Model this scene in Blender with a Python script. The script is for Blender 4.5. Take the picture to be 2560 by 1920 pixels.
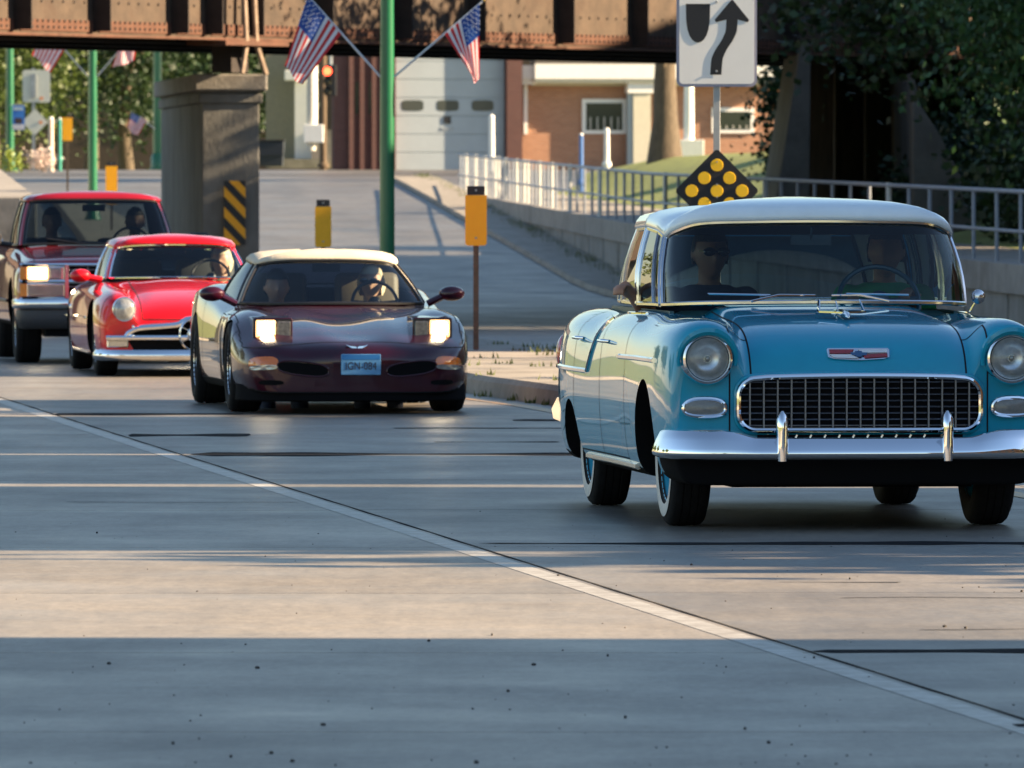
import bpy, bmesh, math, random
from mathutils import Vector, Matrix, noise
from math import sin, cos, pi, radians, sqrt, atan2

random.seed(7)
for o in list(bpy.data.objects):
    bpy.data.objects.remove(o, do_unlink=True)
SC = bpy.context.scene
COL = SC.collection

# ------------------------------------------------------------------ camera
F = 23900.0          # focal length in photograph pixels (2560 wide)
HV = 455.0           # horizon row of the photograph
CAMZ = 1.65
cd = bpy.data.cameras.new('camera')
cd.sensor_width = 36.0
cd.lens = 36.0 * F / 2560.0
cd.clip_start = 0.5
cd.clip_end = 6000
cam = bpy.data.objects.new('camera', cd)
COL.objects.link(cam)
cam.location = (0, 0, CAMZ)
cam.rotation_euler = (pi / 2 - math.atan((960 - HV) / F), 0, 0)
cd.dof.use_dof = True
cd.dof.focus_distance = 46.0
cd.dof.aperture_fstop = 15.0
SC.camera = cam

# ------------------------------------------------------------------ sky and sun
SUN_EL = radians(23.5)
SUN_AZ = radians(3.0)      # the sun stands to the right (+X), this far behind the camera's side
w = bpy.data.worlds.new('World')
SC.world = w
w.use_nodes = True
nt = w.node_tree
bgn = nt.nodes['Background']
sky = nt.nodes.new('ShaderNodeTexSky')
sky.sky_type = 'NISHITA'
sky.sun_disc = False
sky.sun_elevation = SUN_EL
sky.sun_rotation = radians(90.0) + SUN_AZ
sky.altitude = 250
sky.air_density = 1.15
sky.dust_density = 0.2
sky.ozone_density = 1.6
nt.links.new(sky.outputs[0], bgn.inputs[0])
bgn.inputs[1].default_value = 0.05
sd = bpy.data.lights.new('sun', 'SUN')
sd.energy = 5.0
sd.angle = radians(0.5)
sd.color = (1.0, 0.76, 0.49)
sun = bpy.data.objects.new('sun', sd)
COL.objects.link(sun)
SDIR = Vector((cos(SUN_EL) * cos(SUN_AZ), -cos(SUN_EL) * sin(SUN_AZ), sin(SUN_EL)))
sun.rotation_euler = SDIR.to_track_quat('Z', 'Y').to_euler()
SC.view_settings.view_transform = 'Standard'
SC.view_settings.look = 'None'
SC.view_settings.exposure = 2.05
SC.view_settings.gamma = 1.0
SC.view_settings.use_curve_mapping = False
SC.cycles.max_bounces = 8
SC.cycles.transparent_max_bounces = 16

# ------------------------------------------------------------------ helpers
def P(u, v, D):
    """photograph pixel at distance D (along +Y) -> point"""
    return Vector(((u - 1280) * D / F, D, CAMZ - (v - HV) * D / F))

def lerp(a, b, t):
    return a + (b - a) * t

def kf(keys):
    """smooth key-framed value (piecewise cubic through keys, no overshoot)"""
    ks = sorted(keys)
    n = len(ks)
    d = [(ks[i + 1][1] - ks[i][1]) / (ks[i + 1][0] - ks[i][0]) for i in range(n - 1)]
    m = [d[0]] + [0 if d[i - 1] * d[i] <= 0 else 2 * d[i - 1] * d[i] / (d[i - 1] + d[i]) for i in range(1, n - 1)] + [d[-1]]
    def fn(x):
        if x <= ks[0][0]:
            return ks[0][1]
        if x >= ks[-1][0]:
            return ks[-1][1]
        for i in range(n - 1):
            if x <= ks[i + 1][0]:
                h = ks[i + 1][0] - ks[i][0]
                t = (x - ks[i][0]) / h
                return ((2*t**3 - 3*t*t + 1) * ks[i][1] + (t**3 - 2*t*t + t) * h * m[i]
                        + (-2*t**3 + 3*t*t) * ks[i + 1][1] + (t**3 - t*t) * h * m[i + 1])
    return fn

def lin(keys):
    ks = sorted(keys)
    def fn(x):
        if x <= ks[0][0]:
            return ks[0][1] + (x - ks[0][0]) * (ks[1][1] - ks[0][1]) / (ks[1][0] - ks[0][0])
        for i in range(len(ks) - 1):
            if x <= ks[i + 1][0] or i == len(ks) - 2:
                return ks[i][1] + (x - ks[i][0]) * (ks[i + 1][1] - ks[i][1]) / (ks[i + 1][0] - ks[i][0])
    return fn

# ---- materials
MATS = {}
def nodes_of(m):
    m.use_nodes = True
    t = m.node_tree
    return t, t.nodes['Principled BSDF']

def mat(name, col, rough=0.5, metal=0.0, coat=0.0, var=0.0, scale=8.0, bump=0.0, bscale=40.0, emit=None, spec=0.5,
        stretch=None, coord='Object', dirt=None, dscale=1.5, trans=0.0):
    """principled material with noise-driven colour variation, dirt patches and fine relief"""
    if name in MATS:
        return MATS[name]
    m = bpy.data.materials.new(name)
    t, b = nodes_of(m)
    L = t.links
    b.inputs['Base Color'].default_value = (*col, 1)
    b.inputs['Roughness'].default_value = rough
    b.inputs['Metallic'].default_value = metal
    b.inputs['Specular IOR Level'].default_value = spec
    if coat:
        b.inputs['Coat Weight'].default_value = coat
        b.inputs['Coat Roughness'].default_value = 0.03
    tc = t.nodes.new('ShaderNodeTexCoord')
    vec = tc.outputs[coord]
    if stretch:
        mp = t.nodes.new('ShaderNodeMapping')
        mp.inputs['Scale'].default_value = stretch
        L.new(vec, mp.inputs[0])
        vec = mp.outputs[0]
    last = None
    if var:
        n = t.nodes.new('ShaderNodeTexNoise')
        n.inputs['Scale'].default_value = scale
        n.inputs['Detail'].default_value = 8
        n.inputs['Roughness'].default_value = 0.65
        L.new(vec, n.inputs['Vector'])
        mx = t.nodes.new('ShaderNodeMix')
        mx.data_type = 'RGBA'
        mx.inputs['A'].default_value = (*[max(0, c * (1 - var)) for c in col], 1)
        mx.inputs['B'].default_value = (*[min(1, c * (1 + var)) for c in col], 1)
        mr = t.nodes.new('ShaderNodeMapRange')
        mr.inputs[1].default_value = 0.3
        mr.inputs[2].default_value = 0.7
        L.new(n.outputs[0], mr.inputs[0])
        L.new(mr.outputs[0], mx.inputs['Factor'])
        last = mx.outputs['Result']
    if dirt:
        n = t.nodes.new('ShaderNodeTexNoise')
        n.inputs['Scale'].default_value = dscale
        n.inputs['Detail'].default_value = 10
        n.inputs['Roughness'].default_value = 0.7
        L.new(vec, n.inputs['Vector'])
        mr = t.nodes.new('ShaderNodeMapRange')
        mr.inputs[1].default_value = 0.5
        mr.inputs[2].default_value = 0.72
        L.new(n.outputs[0], mr.inputs[0])
        mx = t.nodes.new('ShaderNodeMix')
        mx.data_type = 'RGBA'
        if last:
            L.new(last, mx.inputs['A'])
        else:
            mx.inputs['A'].default_value = (*col, 1)
        mx.inputs['B'].default_value = (*dirt, 1)
        L.new(mr.outputs[0], mx.inputs['Factor'])
        last = mx.outputs['Result']
    if last:
        L.new(last, b.inputs['Base Color'])
    if bump:
        n = t.nodes.new('ShaderNodeTexNoise')
        n.inputs['Scale'].default_value = bscale
        n.inputs['Detail'].default_value = 6
        L.new(vec, n.inputs['Vector'])
        bp = t.nodes.new('ShaderNodeBump')
        bp.inputs['Strength'].default_value = bump
        bp.inputs['Distance'].default_value = 0.02
        L.new(n.outputs[0], bp.inputs['Height'])
        L.new(bp.outputs[0], b.inputs['Normal'])
    if emit:
        b.inputs['Emission Color'].default_value = (*emit[0], 1)
        b.inputs['Emission Strength'].default_value = emit[1]
    if trans:
        tr = t.nodes.new('ShaderNodeBsdfTranslucent')
        if last:
            L.new(last, tr.inputs[0])
        else:
            tr.inputs[0].default_value = (*col, 1)
        ms = t.nodes.new('ShaderNodeMixShader')
        ms.inputs[0].default_value = trans
        L.new(b.outputs[0], ms.inputs[1])
        L.new(tr.outputs[0], ms.inputs[2])
        L.new(ms.outputs[0], t.nodes['Material Output'].inputs[0])
    MATS[name] = m
    return m

def leaf_mat(name, c1, c2, trans=0.25):
    if name in MATS:
        return MATS[name]
    m = bpy.data.materials.new(name)
    t, b = nodes_of(m)
    g = t.nodes.new('ShaderNodeNewGeometry')
    mx = t.nodes.new('ShaderNodeMix')
    mx.data_type = 'RGBA'
    mx.inputs['A'].default_value = (*c1, 1)
    mx.inputs['B'].default_value = (*c2, 1)
    t.links.new(g.outputs['Random Per Island'], mx.inputs['Factor'])
    t.links.new(mx.outputs['Result'], b.inputs['Base Color'])
    b.inputs['Roughness'].default_value = 0.55
    tr = t.nodes.new('ShaderNodeBsdfTranslucent')
    t.links.new(mx.outputs['Result'], tr.inputs[0])
    ms = t.nodes.new('ShaderNodeMixShader')
    ms.inputs[0].default_value = trans
    t.links.new(b.outputs[0], ms.inputs[1])
    t.links.new(tr.outputs[0], ms.inputs[2])
    t.links.new(ms.outputs[0], t.nodes['Material Output'].inputs[0])
    MATS[name] = m
    return m

def glass_mat(name, tint=(0.55, 0.68, 0.68), ior=1.5, rough=0.01, gain=1.0):
    """thin window glass: tinted see-through plus Fresnel reflection"""
    if name in MATS:
        return MATS[name]
    m = bpy.data.materials.new(name)
    m.use_nodes = True
    t = m.node_tree
    t.nodes.remove(t.nodes['Principled BSDF'])
    tr = t.nodes.new('ShaderNodeBsdfTransparent')
    tr.inputs[0].default_value = (*tint, 1)
    gl = t.nodes.new('ShaderNodeBsdfGlossy')
    gl.inputs['Roughness'].default_value = rough
    fr = t.nodes.new('ShaderNodeFresnel')
    fr.inputs[0].default_value = ior
    mu = t.nodes.new('ShaderNodeMath')
    mu.operation = 'MULTIPLY'
    mu.use_clamp = True
    mu.inputs[1].default_value = gain
    t.links.new(fr.outputs[0], mu.inputs[0])
    ms = t.nodes.new('ShaderNodeMixShader')
    t.links.new(mu.outputs[0], ms.inputs[0])
    t.links.new(tr.outputs[0], ms.inputs[1])
    t.links.new(gl.outputs[0], ms.inputs[2])
    t.links.new(ms.outputs[0], t.nodes['Material Output'].inputs[0])
    MATS[name] = m
    return m

# ---- mesh builder
class MB:
    def __init__(s):
        s.v, s.f, s.m = [], [], []
    def add(s, vs, fs, mi=0):
        k = len(s.v)
        s.v += [tuple(p) for p in vs]
        s.f += [tuple(i + k for i in f) for f in fs]
        s.m += [mi] * len(fs)
        return s
    def box(s, c, d, mi=0, rz=0.0, ry=0.0, rx=0.0):
        x, y, z = d[0] / 2, d[1] / 2, d[2] / 2
        vs = [Vector((a * x, b * y, e * z)) for a in (-1, 1) for b in (-1, 1) for e in (-1, 1)]
        if rz or ry or rx:
            M = Matrix.Rotation(rz, 3, 'Z') @ Matrix.Rotation(ry, 3, 'Y') @ Matrix.Rotation(rx, 3, 'X')
            vs = [M @ q for q in vs]
        vs = [q + Vector(c) for q in vs]
        return s.add(vs, [(0, 1, 3, 2), (4, 6, 7, 5), (0, 4, 5, 1), (2, 3, 7, 6), (0, 2, 6, 4), (1, 5, 7, 3)], mi)
    def tube(s, pts, r, n=8, mi=0, caps=True, closed=False):
        pts = [Vector(p) for p in pts]
        N = len(pts)
        rs = r if isinstance(r, (list, tuple)) else [r] * N
        vs, fs = [], []
        up = None
        for i, p in enumerate(pts):
            if closed:
                d = pts[(i + 1) % N] - pts[i - 1]
            else:
                d = pts[min(i + 1, N - 1)] - pts[max(i - 1, 0)]
            d = d.normalized() if d.length > 1e-9 else Vector((0, 0, 1))
            if up is None:
                a = Vector((0, 0, 1)) if abs(d.z) < 0.9 else Vector((0, 1, 0))
                up = (a - d * a.dot(d)).normalized()
            else:
                up = (up - d * up.dot(d))
                up = up.normalized() if up.length > 1e-6 else d.orthogonal().normalized()
            q = d.cross(up)
            for k in range(n):
                a = 2 * pi * k / n
                vs.append(p + (up * cos(a) + q * sin(a)) * rs[i])
        for i in range(N if closed else N - 1):
            j = (i + 1) % N
            for k in range(n):
                l = (k + 1) % n
                fs.append((i * n + k, i * n + l, j * n + l, j * n + k))
        if caps and not closed:
            fs.append(tuple(range(n - 1, -1, -1)))
            fs.append(tuple((N - 1) * n + k for k in range(n)))
        return s.add(vs, fs, mi)
    def lathe(s, prof, origin=(0, 0, 0), axis='X', n=32, mi=0, cap=False, mis=None):
        """prof: (along axis, radius)"""
        vs, fs = [], []
        o = Vector(origin)
        for a, r in prof:
            for k in range(n):
                t = 2 * pi * k / n
                if axis == 'X':
                    vs.append(o + Vector((a, r * cos(t), r * sin(t))))
                elif axis == 'Y':
                    vs.append(o + Vector((r * cos(t), a, r * sin(t))))
                else:
                    vs.append(o + Vector((r * cos(t), r * sin(t), a)))
        k0 = len(s.v)
        s.v += [tuple(p) for p in vs]
        for i in range(len(prof) - 1):
            for k in range(n):
                l = (k + 1) % n
                s.f.append((k0 + i * n + k, k0 + i * n + l, k0 + (i + 1) * n + l, k0 + (i + 1) * n + k))
                s.m.append(mis[i] if mis else mi)
        if cap:
            s.f.append(tuple(k0 + k for k in range(n - 1, -1, -1)))
            s.m.append(mi)
            s.f.append(tuple(k0 + (len(prof) - 1) * n + k for k in range(n)))
            s.m.append(mi)
        return s
    def grid(s, rows, mi=0, close=False):
        n = len(rows[0])
        vs = [p for r in rows for p in r]
        fs = []
        for i in range(len(rows) - 1):
            for j in range(n if close else n - 1):
                k = (j + 1) % n
                fs.append((i * n + j, i * n + k, (i + 1) * n + k, (i + 1) * n + j))
        return s.add(vs, fs, mi)
    def prism(s, poly, d, mi=0):
        """poly: list of 3D points (a face); d: extrusion vector"""
        n = len(poly)
        d = Vector(d)
        vs = [Vector(p) for p in poly] + [Vector(p) + d for p in poly]
        fs = [tuple(range(n)), tuple(range(2 * n - 1, n - 1, -1))]
        fs += [(i, n + i, n + (i + 1) % n, (i + 1) % n) for i in range(n)]
        return s.add(vs, fs, mi)
    def ellipsoid(s, c, r, nu=14, nv=9, mi=0, fn=None):
        vs, fs = [], []
        for i in range(nv + 1):
            th = pi * i / nv
            for k in range(nu):
                a = 2 * pi * k / nu
                q = Vector((sin(th) * cos(a), sin(th) * sin(a), cos(th)))
                if fn:
                    q = fn(q)
                vs.append((c[0] + q.x * r[0], c[1] + q.y * r[1], c[2] + q.z * r[2]))
        for i in range(nv):
            for k in range(nu):
                l = (k + 1) % nu
                fs.append((i * nu + k, (i + 1) * nu + k, (i + 1) * nu + l, i * nu + l))
        return s.add(vs, fs, mi)
    def mesh(s, name, mats, smooth=40):
        me = bpy.data.meshes.new(name)
        me.from_pydata(s.v, [], s.f)
        for m in (mats if isinstance(mats, (list, tuple)) else [mats]):
            me.materials.append(m)
        if any(s.m):
            me.polygons.foreach_set('material_index', s.m)
        fin(me, smooth)
        return me
    def build(s, name, mats, parent=None, smooth=40, bevel=0.0):
        o = bpy.data.objects.new(name, s.mesh(name, mats, smooth))
        COL.objects.link(o)
        if parent:
            o.parent = parent
        if bevel:
            b = o.modifiers.new('bevel', 'BEVEL')
            b.width = bevel
            b.segments = 2
            b.limit_method = 'ANGLE'
            b.angle_limit = radians(40)
        return o

def fin(me, smooth=40):
    bm = bmesh.new()
    bm.from_mesh(me)
    bmesh.ops.remove_doubles(bm, verts=bm.verts, dist=1e-5)
    bmesh.ops.recalc_face_normals(bm, faces=bm.faces)
    bm.to_mesh(me)
    bm.free()
    if smooth:
        me.polygons.foreach_set('use_smooth', [True] * len(me.polygons))
        if smooth < 180:
            me.set_sharp_from_angle(angle=radians(smooth))
    me.update()

def thing(name, label, cat, loc=(0, 0, 0), rz=0.0, group=None):
    o = bpy.data.objects.new(name, None)
    o.empty_display_size = 0.2
    COL.objects.link(o)
    o.location = loc
    o.rotation_euler = (0, 0, rz)
    o['label'] = label
    o['category'] = cat
    if group:
        o['group'] = group
    return o

def tag(o, label, cat, group=None):
    o['label'] = label
    o['category'] = cat
    if group:
        o['group'] = group
    return o

def struct(o):
    o['kind'] = 'structure'
    return o

def inst(name, me, parent, loc=(0, 0, 0), rot=(0, 0, 0), scale=None):
    o = bpy.data.objects.new(name, me)
    COL.objects.link(o)
    o.parent = parent
    o.location = loc
    o.rotation_euler = rot
    if scale:
        o.scale = scale
    return o

def evaluated(o):
    bpy.context.view_layer.update()
    dg = bpy.context.evaluated_depsgraph_get()
    return bpy.data.meshes.new_from_object(o.evaluated_get(dg))

def text_mesh(txt, size, m, parent, loc, rot, name, depth=0.001, spacing=1.0, xs=1.0):
    c = bpy.data.curves.new(name, 'FONT')
    c.body = txt
    c.size = size
    c.align_x = 'CENTER'
    c.align_y = 'CENTER'
    c.extrude = depth
    c.space_character = spacing
    t = bpy.data.objects.new(name, c)
    COL.objects.link(t)
    me = evaluated(t)
    bpy.data.objects.remove(t)
    me.materials.clear()
    me.materials.append(m)
    o = inst(name, me, parent, loc, rot, (xs, 1, 1))
    return o

# ------------------------------------------------------------------ common materials
CHROME = mat('chrome', (0.85, 0.86, 0.88), 0.04, 1.0)
CHROME_W = mat('worn_chrome', (0.72, 0.72, 0.74), 0.16, 1.0)
BLACK = mat('black_plastic', (0.012, 0.012, 0.014), 0.45)
RUBBER = mat('tyre_rubber', (0.011, 0.011, 0.012), 0.8, spec=0.2, var=0.3, scale=20, bump=0.15, bscale=60)
WHITEWALL = mat('whitewall_rubber', (0.62, 0.60, 0.55), 0.6, var=0.08)
UNDER = mat('underbody', (0.006, 0.006, 0.007), 0.9, spec=0.1)
GAP = mat('panel_gap', (0.004, 0.006, 0.008), 0.9)
GLASS_L = glass_mat('lamp_glass', (0.92, 0.95, 0.97), 1.5)
STEEL = mat('galvanised_steel', (0.36, 0.38, 0.40), 0.45, 0.7, var=0.2, scale=6)
CONC = mat('concrete', (0.27, 0.25, 0.225), 0.9, var=0.22, scale=3, bump=0.35, bscale=22, dirt=(0.15, 0.135, 0.115), dscale=0.8)
SKIN = mat('skin', (0.50, 0.27, 0.18), 0.5)
HAIR_D = mat('dark_hair', (0.02, 0.014, 0.010), 0.55, bump=0.5, bscale=90)
HAIR_B = mat('pale_hair', (0.62, 0.52, 0.36), 0.5, bump=0.5, bscale=90)
SEAT_D = mat('dark_upholstery', (0.02, 0.022, 0.028), 0.8)

# ------------------------------------------------------------------ ground profile
prof = kf([(-80, 0.0), (70, 0.0), (90, -0.06), (118, -0.28), (150, -0.55), (172, -0.40), (188, -0.03), (205, 0.40),
           (222, 0.82), (240, 1.28), (262, 1.75), (300, 2.03), (420, 2.15)])
axis_x = kf([(-80, 15.24), (0, 5.24), (20, 2.745), (45.3, -0.417), (71, -3.63), (95, -6.5), (118, -8.7), (150, -11.2), (240, -17.6), (420, -30)])
med_l = kf([(56, 2.25), (62, 1.38), (70, 0.40), (74.7, -0.30), (88, -1.40), (118, -3.25), (148, -5.15), (162, -6.35), (207, -9.4), (235, -11.3)])
med_r = kf([(56, 2.9), (62, 2.75), (72, 1.9), (88, 0.45), (118, -1.55), (148, -3.55), (162, -4.6), (207, -7.9), (235, -10.4)])
wall_x = lin([(40, 13.6), (126, 6.64), (178, 2.38), (238, -1.0)])
wall_top = lin([(60, 0.45), (126, 0.57), (178, 0.86), (238, 1.34)])

# ================================================================== THE SETTING
def slab_mat(name, base, seed):
    m = bpy.data.materials.new(name)
    t, b = nodes_of(m)
    L = t.links
    N = t.nodes.new
    tc = N('ShaderNodeTexCoord')
    oi = N('ShaderNodeObjectInfo')
    def noise_(scale, detail=8, rough=0.6, stretch=None):
        n = N('ShaderNodeTexNoise')
        n.inputs['Scale'].default_value = scale
        n.inputs['Detail'].default_value = detail
        n.inputs['Roughness'].default_value = rough
        if stretch:
            mp = N('ShaderNodeMapping')
            mp.inputs['Scale'].default_value = stretch
            mp.inputs['Location'].default_value = (seed, seed * 2, 0)
            L.new(tc.outputs['Object'], mp.inputs[0])
            L.new(mp.outputs[0], n.inputs['Vector'])
        else:
            L.new(tc.outputs['Object'], n.inputs['Vector'])
        return n
    def mul(a, lo, hi, fac, i0=0.3, i1=0.7):
        mr = N('ShaderNodeMapRange')
        mr.inputs[1].default_value = i0
        mr.inputs[2].default_value = i1
        mr.inputs[3].default_value = lo
        mr.inputs[4].default_value = hi
        L.new(fac, mr.inputs[0])
        mx = N('ShaderNodeMix')
        mx.data_type = 'RGBA'
        mx.blend_type = 'MULTIPLY'
        mx.inputs['Factor'].default_value = 1
        L.new(a, mx.inputs['A'])
        L.new(mr.outputs[0], mx.inputs['B'])
        return mx.outputs['Result']
    rgb = N('ShaderNodeRGB')
    rgb.outputs[0].default_value = (*base, 1)
    c = rgb.outputs[0]
    c = mul(c, 0.90, 1.08, oi.outputs['Random'], 0, 1)
    c = mul(c, 0.80, 1.12, noise_(0.35, 6).outputs[0])
    c = mul(c, 0.90, 1.07, noise_(1.3, 9, 0.75, (0.8, 1.5, 1)).outputs[0])     # tyre and drag streaks
    c = mul(c, 0.88, 1.08, noise_(14, 6, 0.7).outputs[0])
    tine = noise_(1.0, 3, 0.5, (1.2, 55, 1))
    c = mul(c, 0.94, 1.04, tine.outputs[0])
    c = mul(c, 0.84, 1.13, noise_(1.0, 5, 0.7, (9, 1.6, 1)).outputs[0])
    c = mul(c, 0.86, 1.12, noise_(1.0, 4, 0.75, (34, 7, 1)).outputs[0])
    c = mul(c, 0.80, 1.0, noise_(1.0, 5, 0.6, (0.55, 0.07, 1)).outputs[0], 0.36, 0.5)
    pits = noise_(26, 2, 0.5)
    c = mul(c, 0.45, 1.0, pits.outputs[0], 0.24, 0.33)
    L.new(c, b.inputs['Base Color'])
    b.inputs['Roughness'].default_value = 0.62
    b.inputs['Specular IOR Level'].default_value = 0.3
    rr = N('ShaderNodeMapRange')
    rr.inputs[3].default_value = 0.24
    rr.inputs[4].default_value = 0.64
    L.new(noise_(0.8, 6).outputs[0], rr.inputs[0])
    L.new(rr.outputs[0], b.inputs['Roughness'])
    bp = N('ShaderNodeBump')
    bp.inputs['Strength'].default_value = 0.35
    bp.inputs['Distance'].default_value = 0.006
    L.new(tine.outputs[0], bp.inputs['Height'])
    L.new(bp.outputs[0], b.inputs['Normal'])
    MATS[name] = m
    return m

SLAB_A = slab_mat('pale_slab_concrete', (0.268, 0.232, 0.186), 1.0)
SLAB_B = slab_mat('worn_slab_concrete', (0.212, 0.188, 0.157), 5.0)
ROADM = slab_mat('old_road_concrete', (0.165, 0.158, 0.15), 9.0)
KERBM = mat('kerb_concrete', (0.28, 0.25, 0.21), 0.9, var=0.25, scale=2.5, bump=0.3, bscale=25, dirt=(0.16, 0.14, 0.11), dscale=1.2)
TAR = mat('crack_sealant', (0.014, 0.015, 0.018), 0.95, var=0.4, scale=9, spec=0.05)
GRASS = mat('lawn_grass', (0.21, 0.24, 0.06), 0.9, var=0.45, scale=3.5, bump=0.8, bscale=30, dirt=(0.17, 0.16, 0.07), dscale=0.5)

# ---- ground to the horizon
ys = [-2500, -600, -150] + list(range(-60, 430, 10)) + [600, 1200, 3500]
struct(MB().grid([[(x, y, prof(y) - 0.10) for x in (-2500, -60, -20, 20, 60, 2500)] for y in ys])
       .build('ground', GRASS))

# ---- road sheet under everything, then the slabs of the near lanes
ys = list(range(-40, 306, 4))
road = struct(MB().grid([[(lerp(axis_x(y) - 7.3, wall_x(max(y, 40)) if y < 240 else lerp(-1.0, 60, min(1, (y - 240) / 20)), k / 8), y, prof(y) - 0.014)
                          for k in range(9)] for y in ys]).build('road', ROADM))
struct(MB().grid([[(x, y, prof(y) + 0.004) for x in (-70, -30, -10, 10, 40, 90)] for y in (272, 280, 288, 296, 299)]).build('cross_street', ROADM))

def slab(x0f, x1f, y0, y1, m, g=0.008):
    n = 4 if y1 > 70 else 1
    rows = []
    for i in range(n + 1):
        y = lerp(y0 + g, y1 - g, i / n)
        a, b = x0f(y) + g, x1f(y) - g
        z = prof(y)
        rows.append([(a, y, z - 0.013), (a, y, z), (b, y, z), (b, y, z - 0.013)])
    mb = MB().grid(rows)
    mb.add([*rows[0]], [(0, 1, 2, 3)])
    return mb.build('slab', m, road, smooth=0)

y = 14.24
while y < 108:
    slab(lambda q: axis_x(q) - 7.2, lambda q: axis_x(q) - 3.6, y - 1.7, y + 3.14, SLAB_A)
    slab(lambda q: axis_x(q) - 3.6, axis_x, y - 0.1, y + 4.74, SLAB_A)
    if y > 40:
        slab(axis_x, lambda q: med_l(q) - 0.02 if q > 56 else axis_x(q) + 4.0, y, y + 4.84, SLAB_B)
    else:
        slab(axis_x, lambda q: axis_x(q) + 4.0, y, y + 4.84, SLAB_B)
    if y < 62:
        slab(lambda q: max(axis_x(q) + 4.0, med_r(q) if q > 56 else -9), lambda q: axis_x(q) + 8, y, y + 4.84, SLAB_B)
    y += 4.84

def ribbon(name, pts, wfn, m, dz=0.005, parent=None, smooth=0):
    """flat strip along pts [(x,y)] with width wfn(i)"""
    rows = []
    for i, (x, y_) in enumerate(pts):
        a = Vector(pts[max(i - 1, 0)])
        b = Vector(pts[min(i + 1, len(pts) - 1)])
        d = (b - a).normalized()
        n = Vector((-d.y, d.x))
        hw = wfn(i) / 2
        rows.append([(x + n.x * hw, y_ + n.y * hw, prof(y_ + n.y * hw) + dz), (x - n.x * hw, y_ - n.y * hw, prof(y_ - n.y * hw) + dz)])
    o = MB().grid(rows).build(name, m, parent, smooth=smooth)
    return o

# painted lines
def paint_mat(name, col, under, cut):
    m = bpy.data.materials.new(name)
    t, b = nodes_of(m)
    n = t.nodes.new('ShaderNodeTexNoise')
    n.inputs['Scale'].default_value = 7
    n.inputs['Detail'].default_value = 9
    n.inputs['Roughness'].default_value = 0.75
    tc = t.nodes.new('ShaderNodeTexCoord')
    t.links.new(tc.outputs['Object'], n.inputs['Vector'])
    mr = t.nodes.new('ShaderNodeMapRange')
    mr.inputs[1].default_value = cut - 0.08
    mr.inputs[2].default_value = cut + 0.10
    t.links.new(n.outputs[0], mr.inputs[0])
    mx = t.nodes.new('ShaderNodeMix')
    mx.data_type = 'RGBA'
    mx.inputs['A'].default_value = (*under, 1)
    mx.inputs['B'].default_value = (*col, 1)
    t.links.new(mr.outputs[0], mx.inputs['Factor'])
    t.links.new(mx.outputs['Result'], b.inputs['Base Color'])
    b.inputs['Roughness'].default_value = 0.42
    b.inputs['Specular IOR Level'].default_value = 0.3
    return m
WLINE = paint_mat('faded_white_paint', (0.44, 0.42, 0.38), (0.28, 0.25, 0.21), 0.49)
YLINE = paint_mat('faded_yellow_paint', (0.62, 0.30, 0.03), (0.27, 0.24, 0.20), 0.50)
pts = [(axis_x(q / 2) - 0.10, q / 2) for q in range(28, 200)]
struct(ribbon('lane_line', pts, lambda i: 0.11, WLINE, 0.0016))
pts = [(axis_x(q / 2) - 0.01, q / 2) for q in range(28, 200)]
struct(ribbon('lane_joint', pts, lambda i: 0.012 + 0.008 * sin(i * 1.7), TAR, 0.0009))
pts = [(axis_x(q / 2) + 3.72, q / 2) for q in range(60, 132)]
struct(ribbon('median_line', pts, lambda i: 0.14, YLINE, 0.004))
pts = [(med_l(q / 2) - 0.28, q / 2) for q in range(132, 190)]
struct(ribbon('kerb_line', pts, lambda i: 0.13, YLINE, 0.004))

def tarline(y0, x0, x1, w0, w1, slope=0.0, wob=0.05, nm='tar_seam'):
    n = 40
    pts, ws = [], []
    for i in range(n + 1):
        t = i / n
        x = lerp(x0, x1, t)
        yy = y0 + slope * (x - x0) + wob * noise.noise((x * 1.3, y0, 3.1)) * 2
        pts.append((x, yy))
        ws.append(max(0.004, lerp(w0, w1, t) * (0.75 + 0.9 * noise.noise((x * 2.1, y0 * 3, 7)))) if 0 < i < n else 0.01)
    return struct(ribbon(nm, pts, lambda i: ws[i], TAR, 0.0026))
tarline(57.9, -1.95, 3.6, 0.75, 0.6)
tarline(43.6, -0.15, 3.4, 0.12, 0.75)
tarline(33.55, 1.05, 3.9, 0.36, 0.40, wob=0.08)
tarline(29.0, 1.52, 3.6, 0.5, 0.4, wob=0.12)
tarline(67.9, -3.25, -1.9, 0.9, 0.3)
tarline(62.3, -2.5, -1.7, 0.6, 1.0)
tarline(64.0, -0.8, 0.4, 0.12, 0.2)
tarline(60.6, -0.5, 0.3, 0.10, 0.14)
tarline(37.9, 1.3, 2.4, 0.05, 0.03, wob=0.10)
tarline(39.3, 1.1, 1.6, 0.03, 0.05, wob=0.12)
tarline(35.2, 1.5, 2.6, 0.04, 0.03, wob=0.10)
tarline(49.2, -2.3, -1.1, 0.05, 0.03, wob=0.05)
tarline(66.2, 0.0, 1.9, 0.35, 0.35, wob=0.1)

# road grit
g = MB()
rnd = random.Random(3)
for _ in range(190):
    y_ = 27 + 21 * rnd.random() ** 1.7
    x = rnd.uniform(-0.056, 0.056) * y_
    r = rnd.choice([0.0015, 0.002, 0.002, 0.003, 0.003, 0.006])
    g.ellipsoid((x, y_, prof(y_) + r * 0.5), (r * rnd.uniform(0.8, 1.8), r * rnd.uniform(1, 3), r), 5, 3)
o = g.build('road_grit', mat('grit', (0.05, 0.045, 0.04), 0.9, var=0.4))
o['kind'] = 'stuff'
o['label'] = 'loose dark grit lying on the pale concrete lane'

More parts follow.
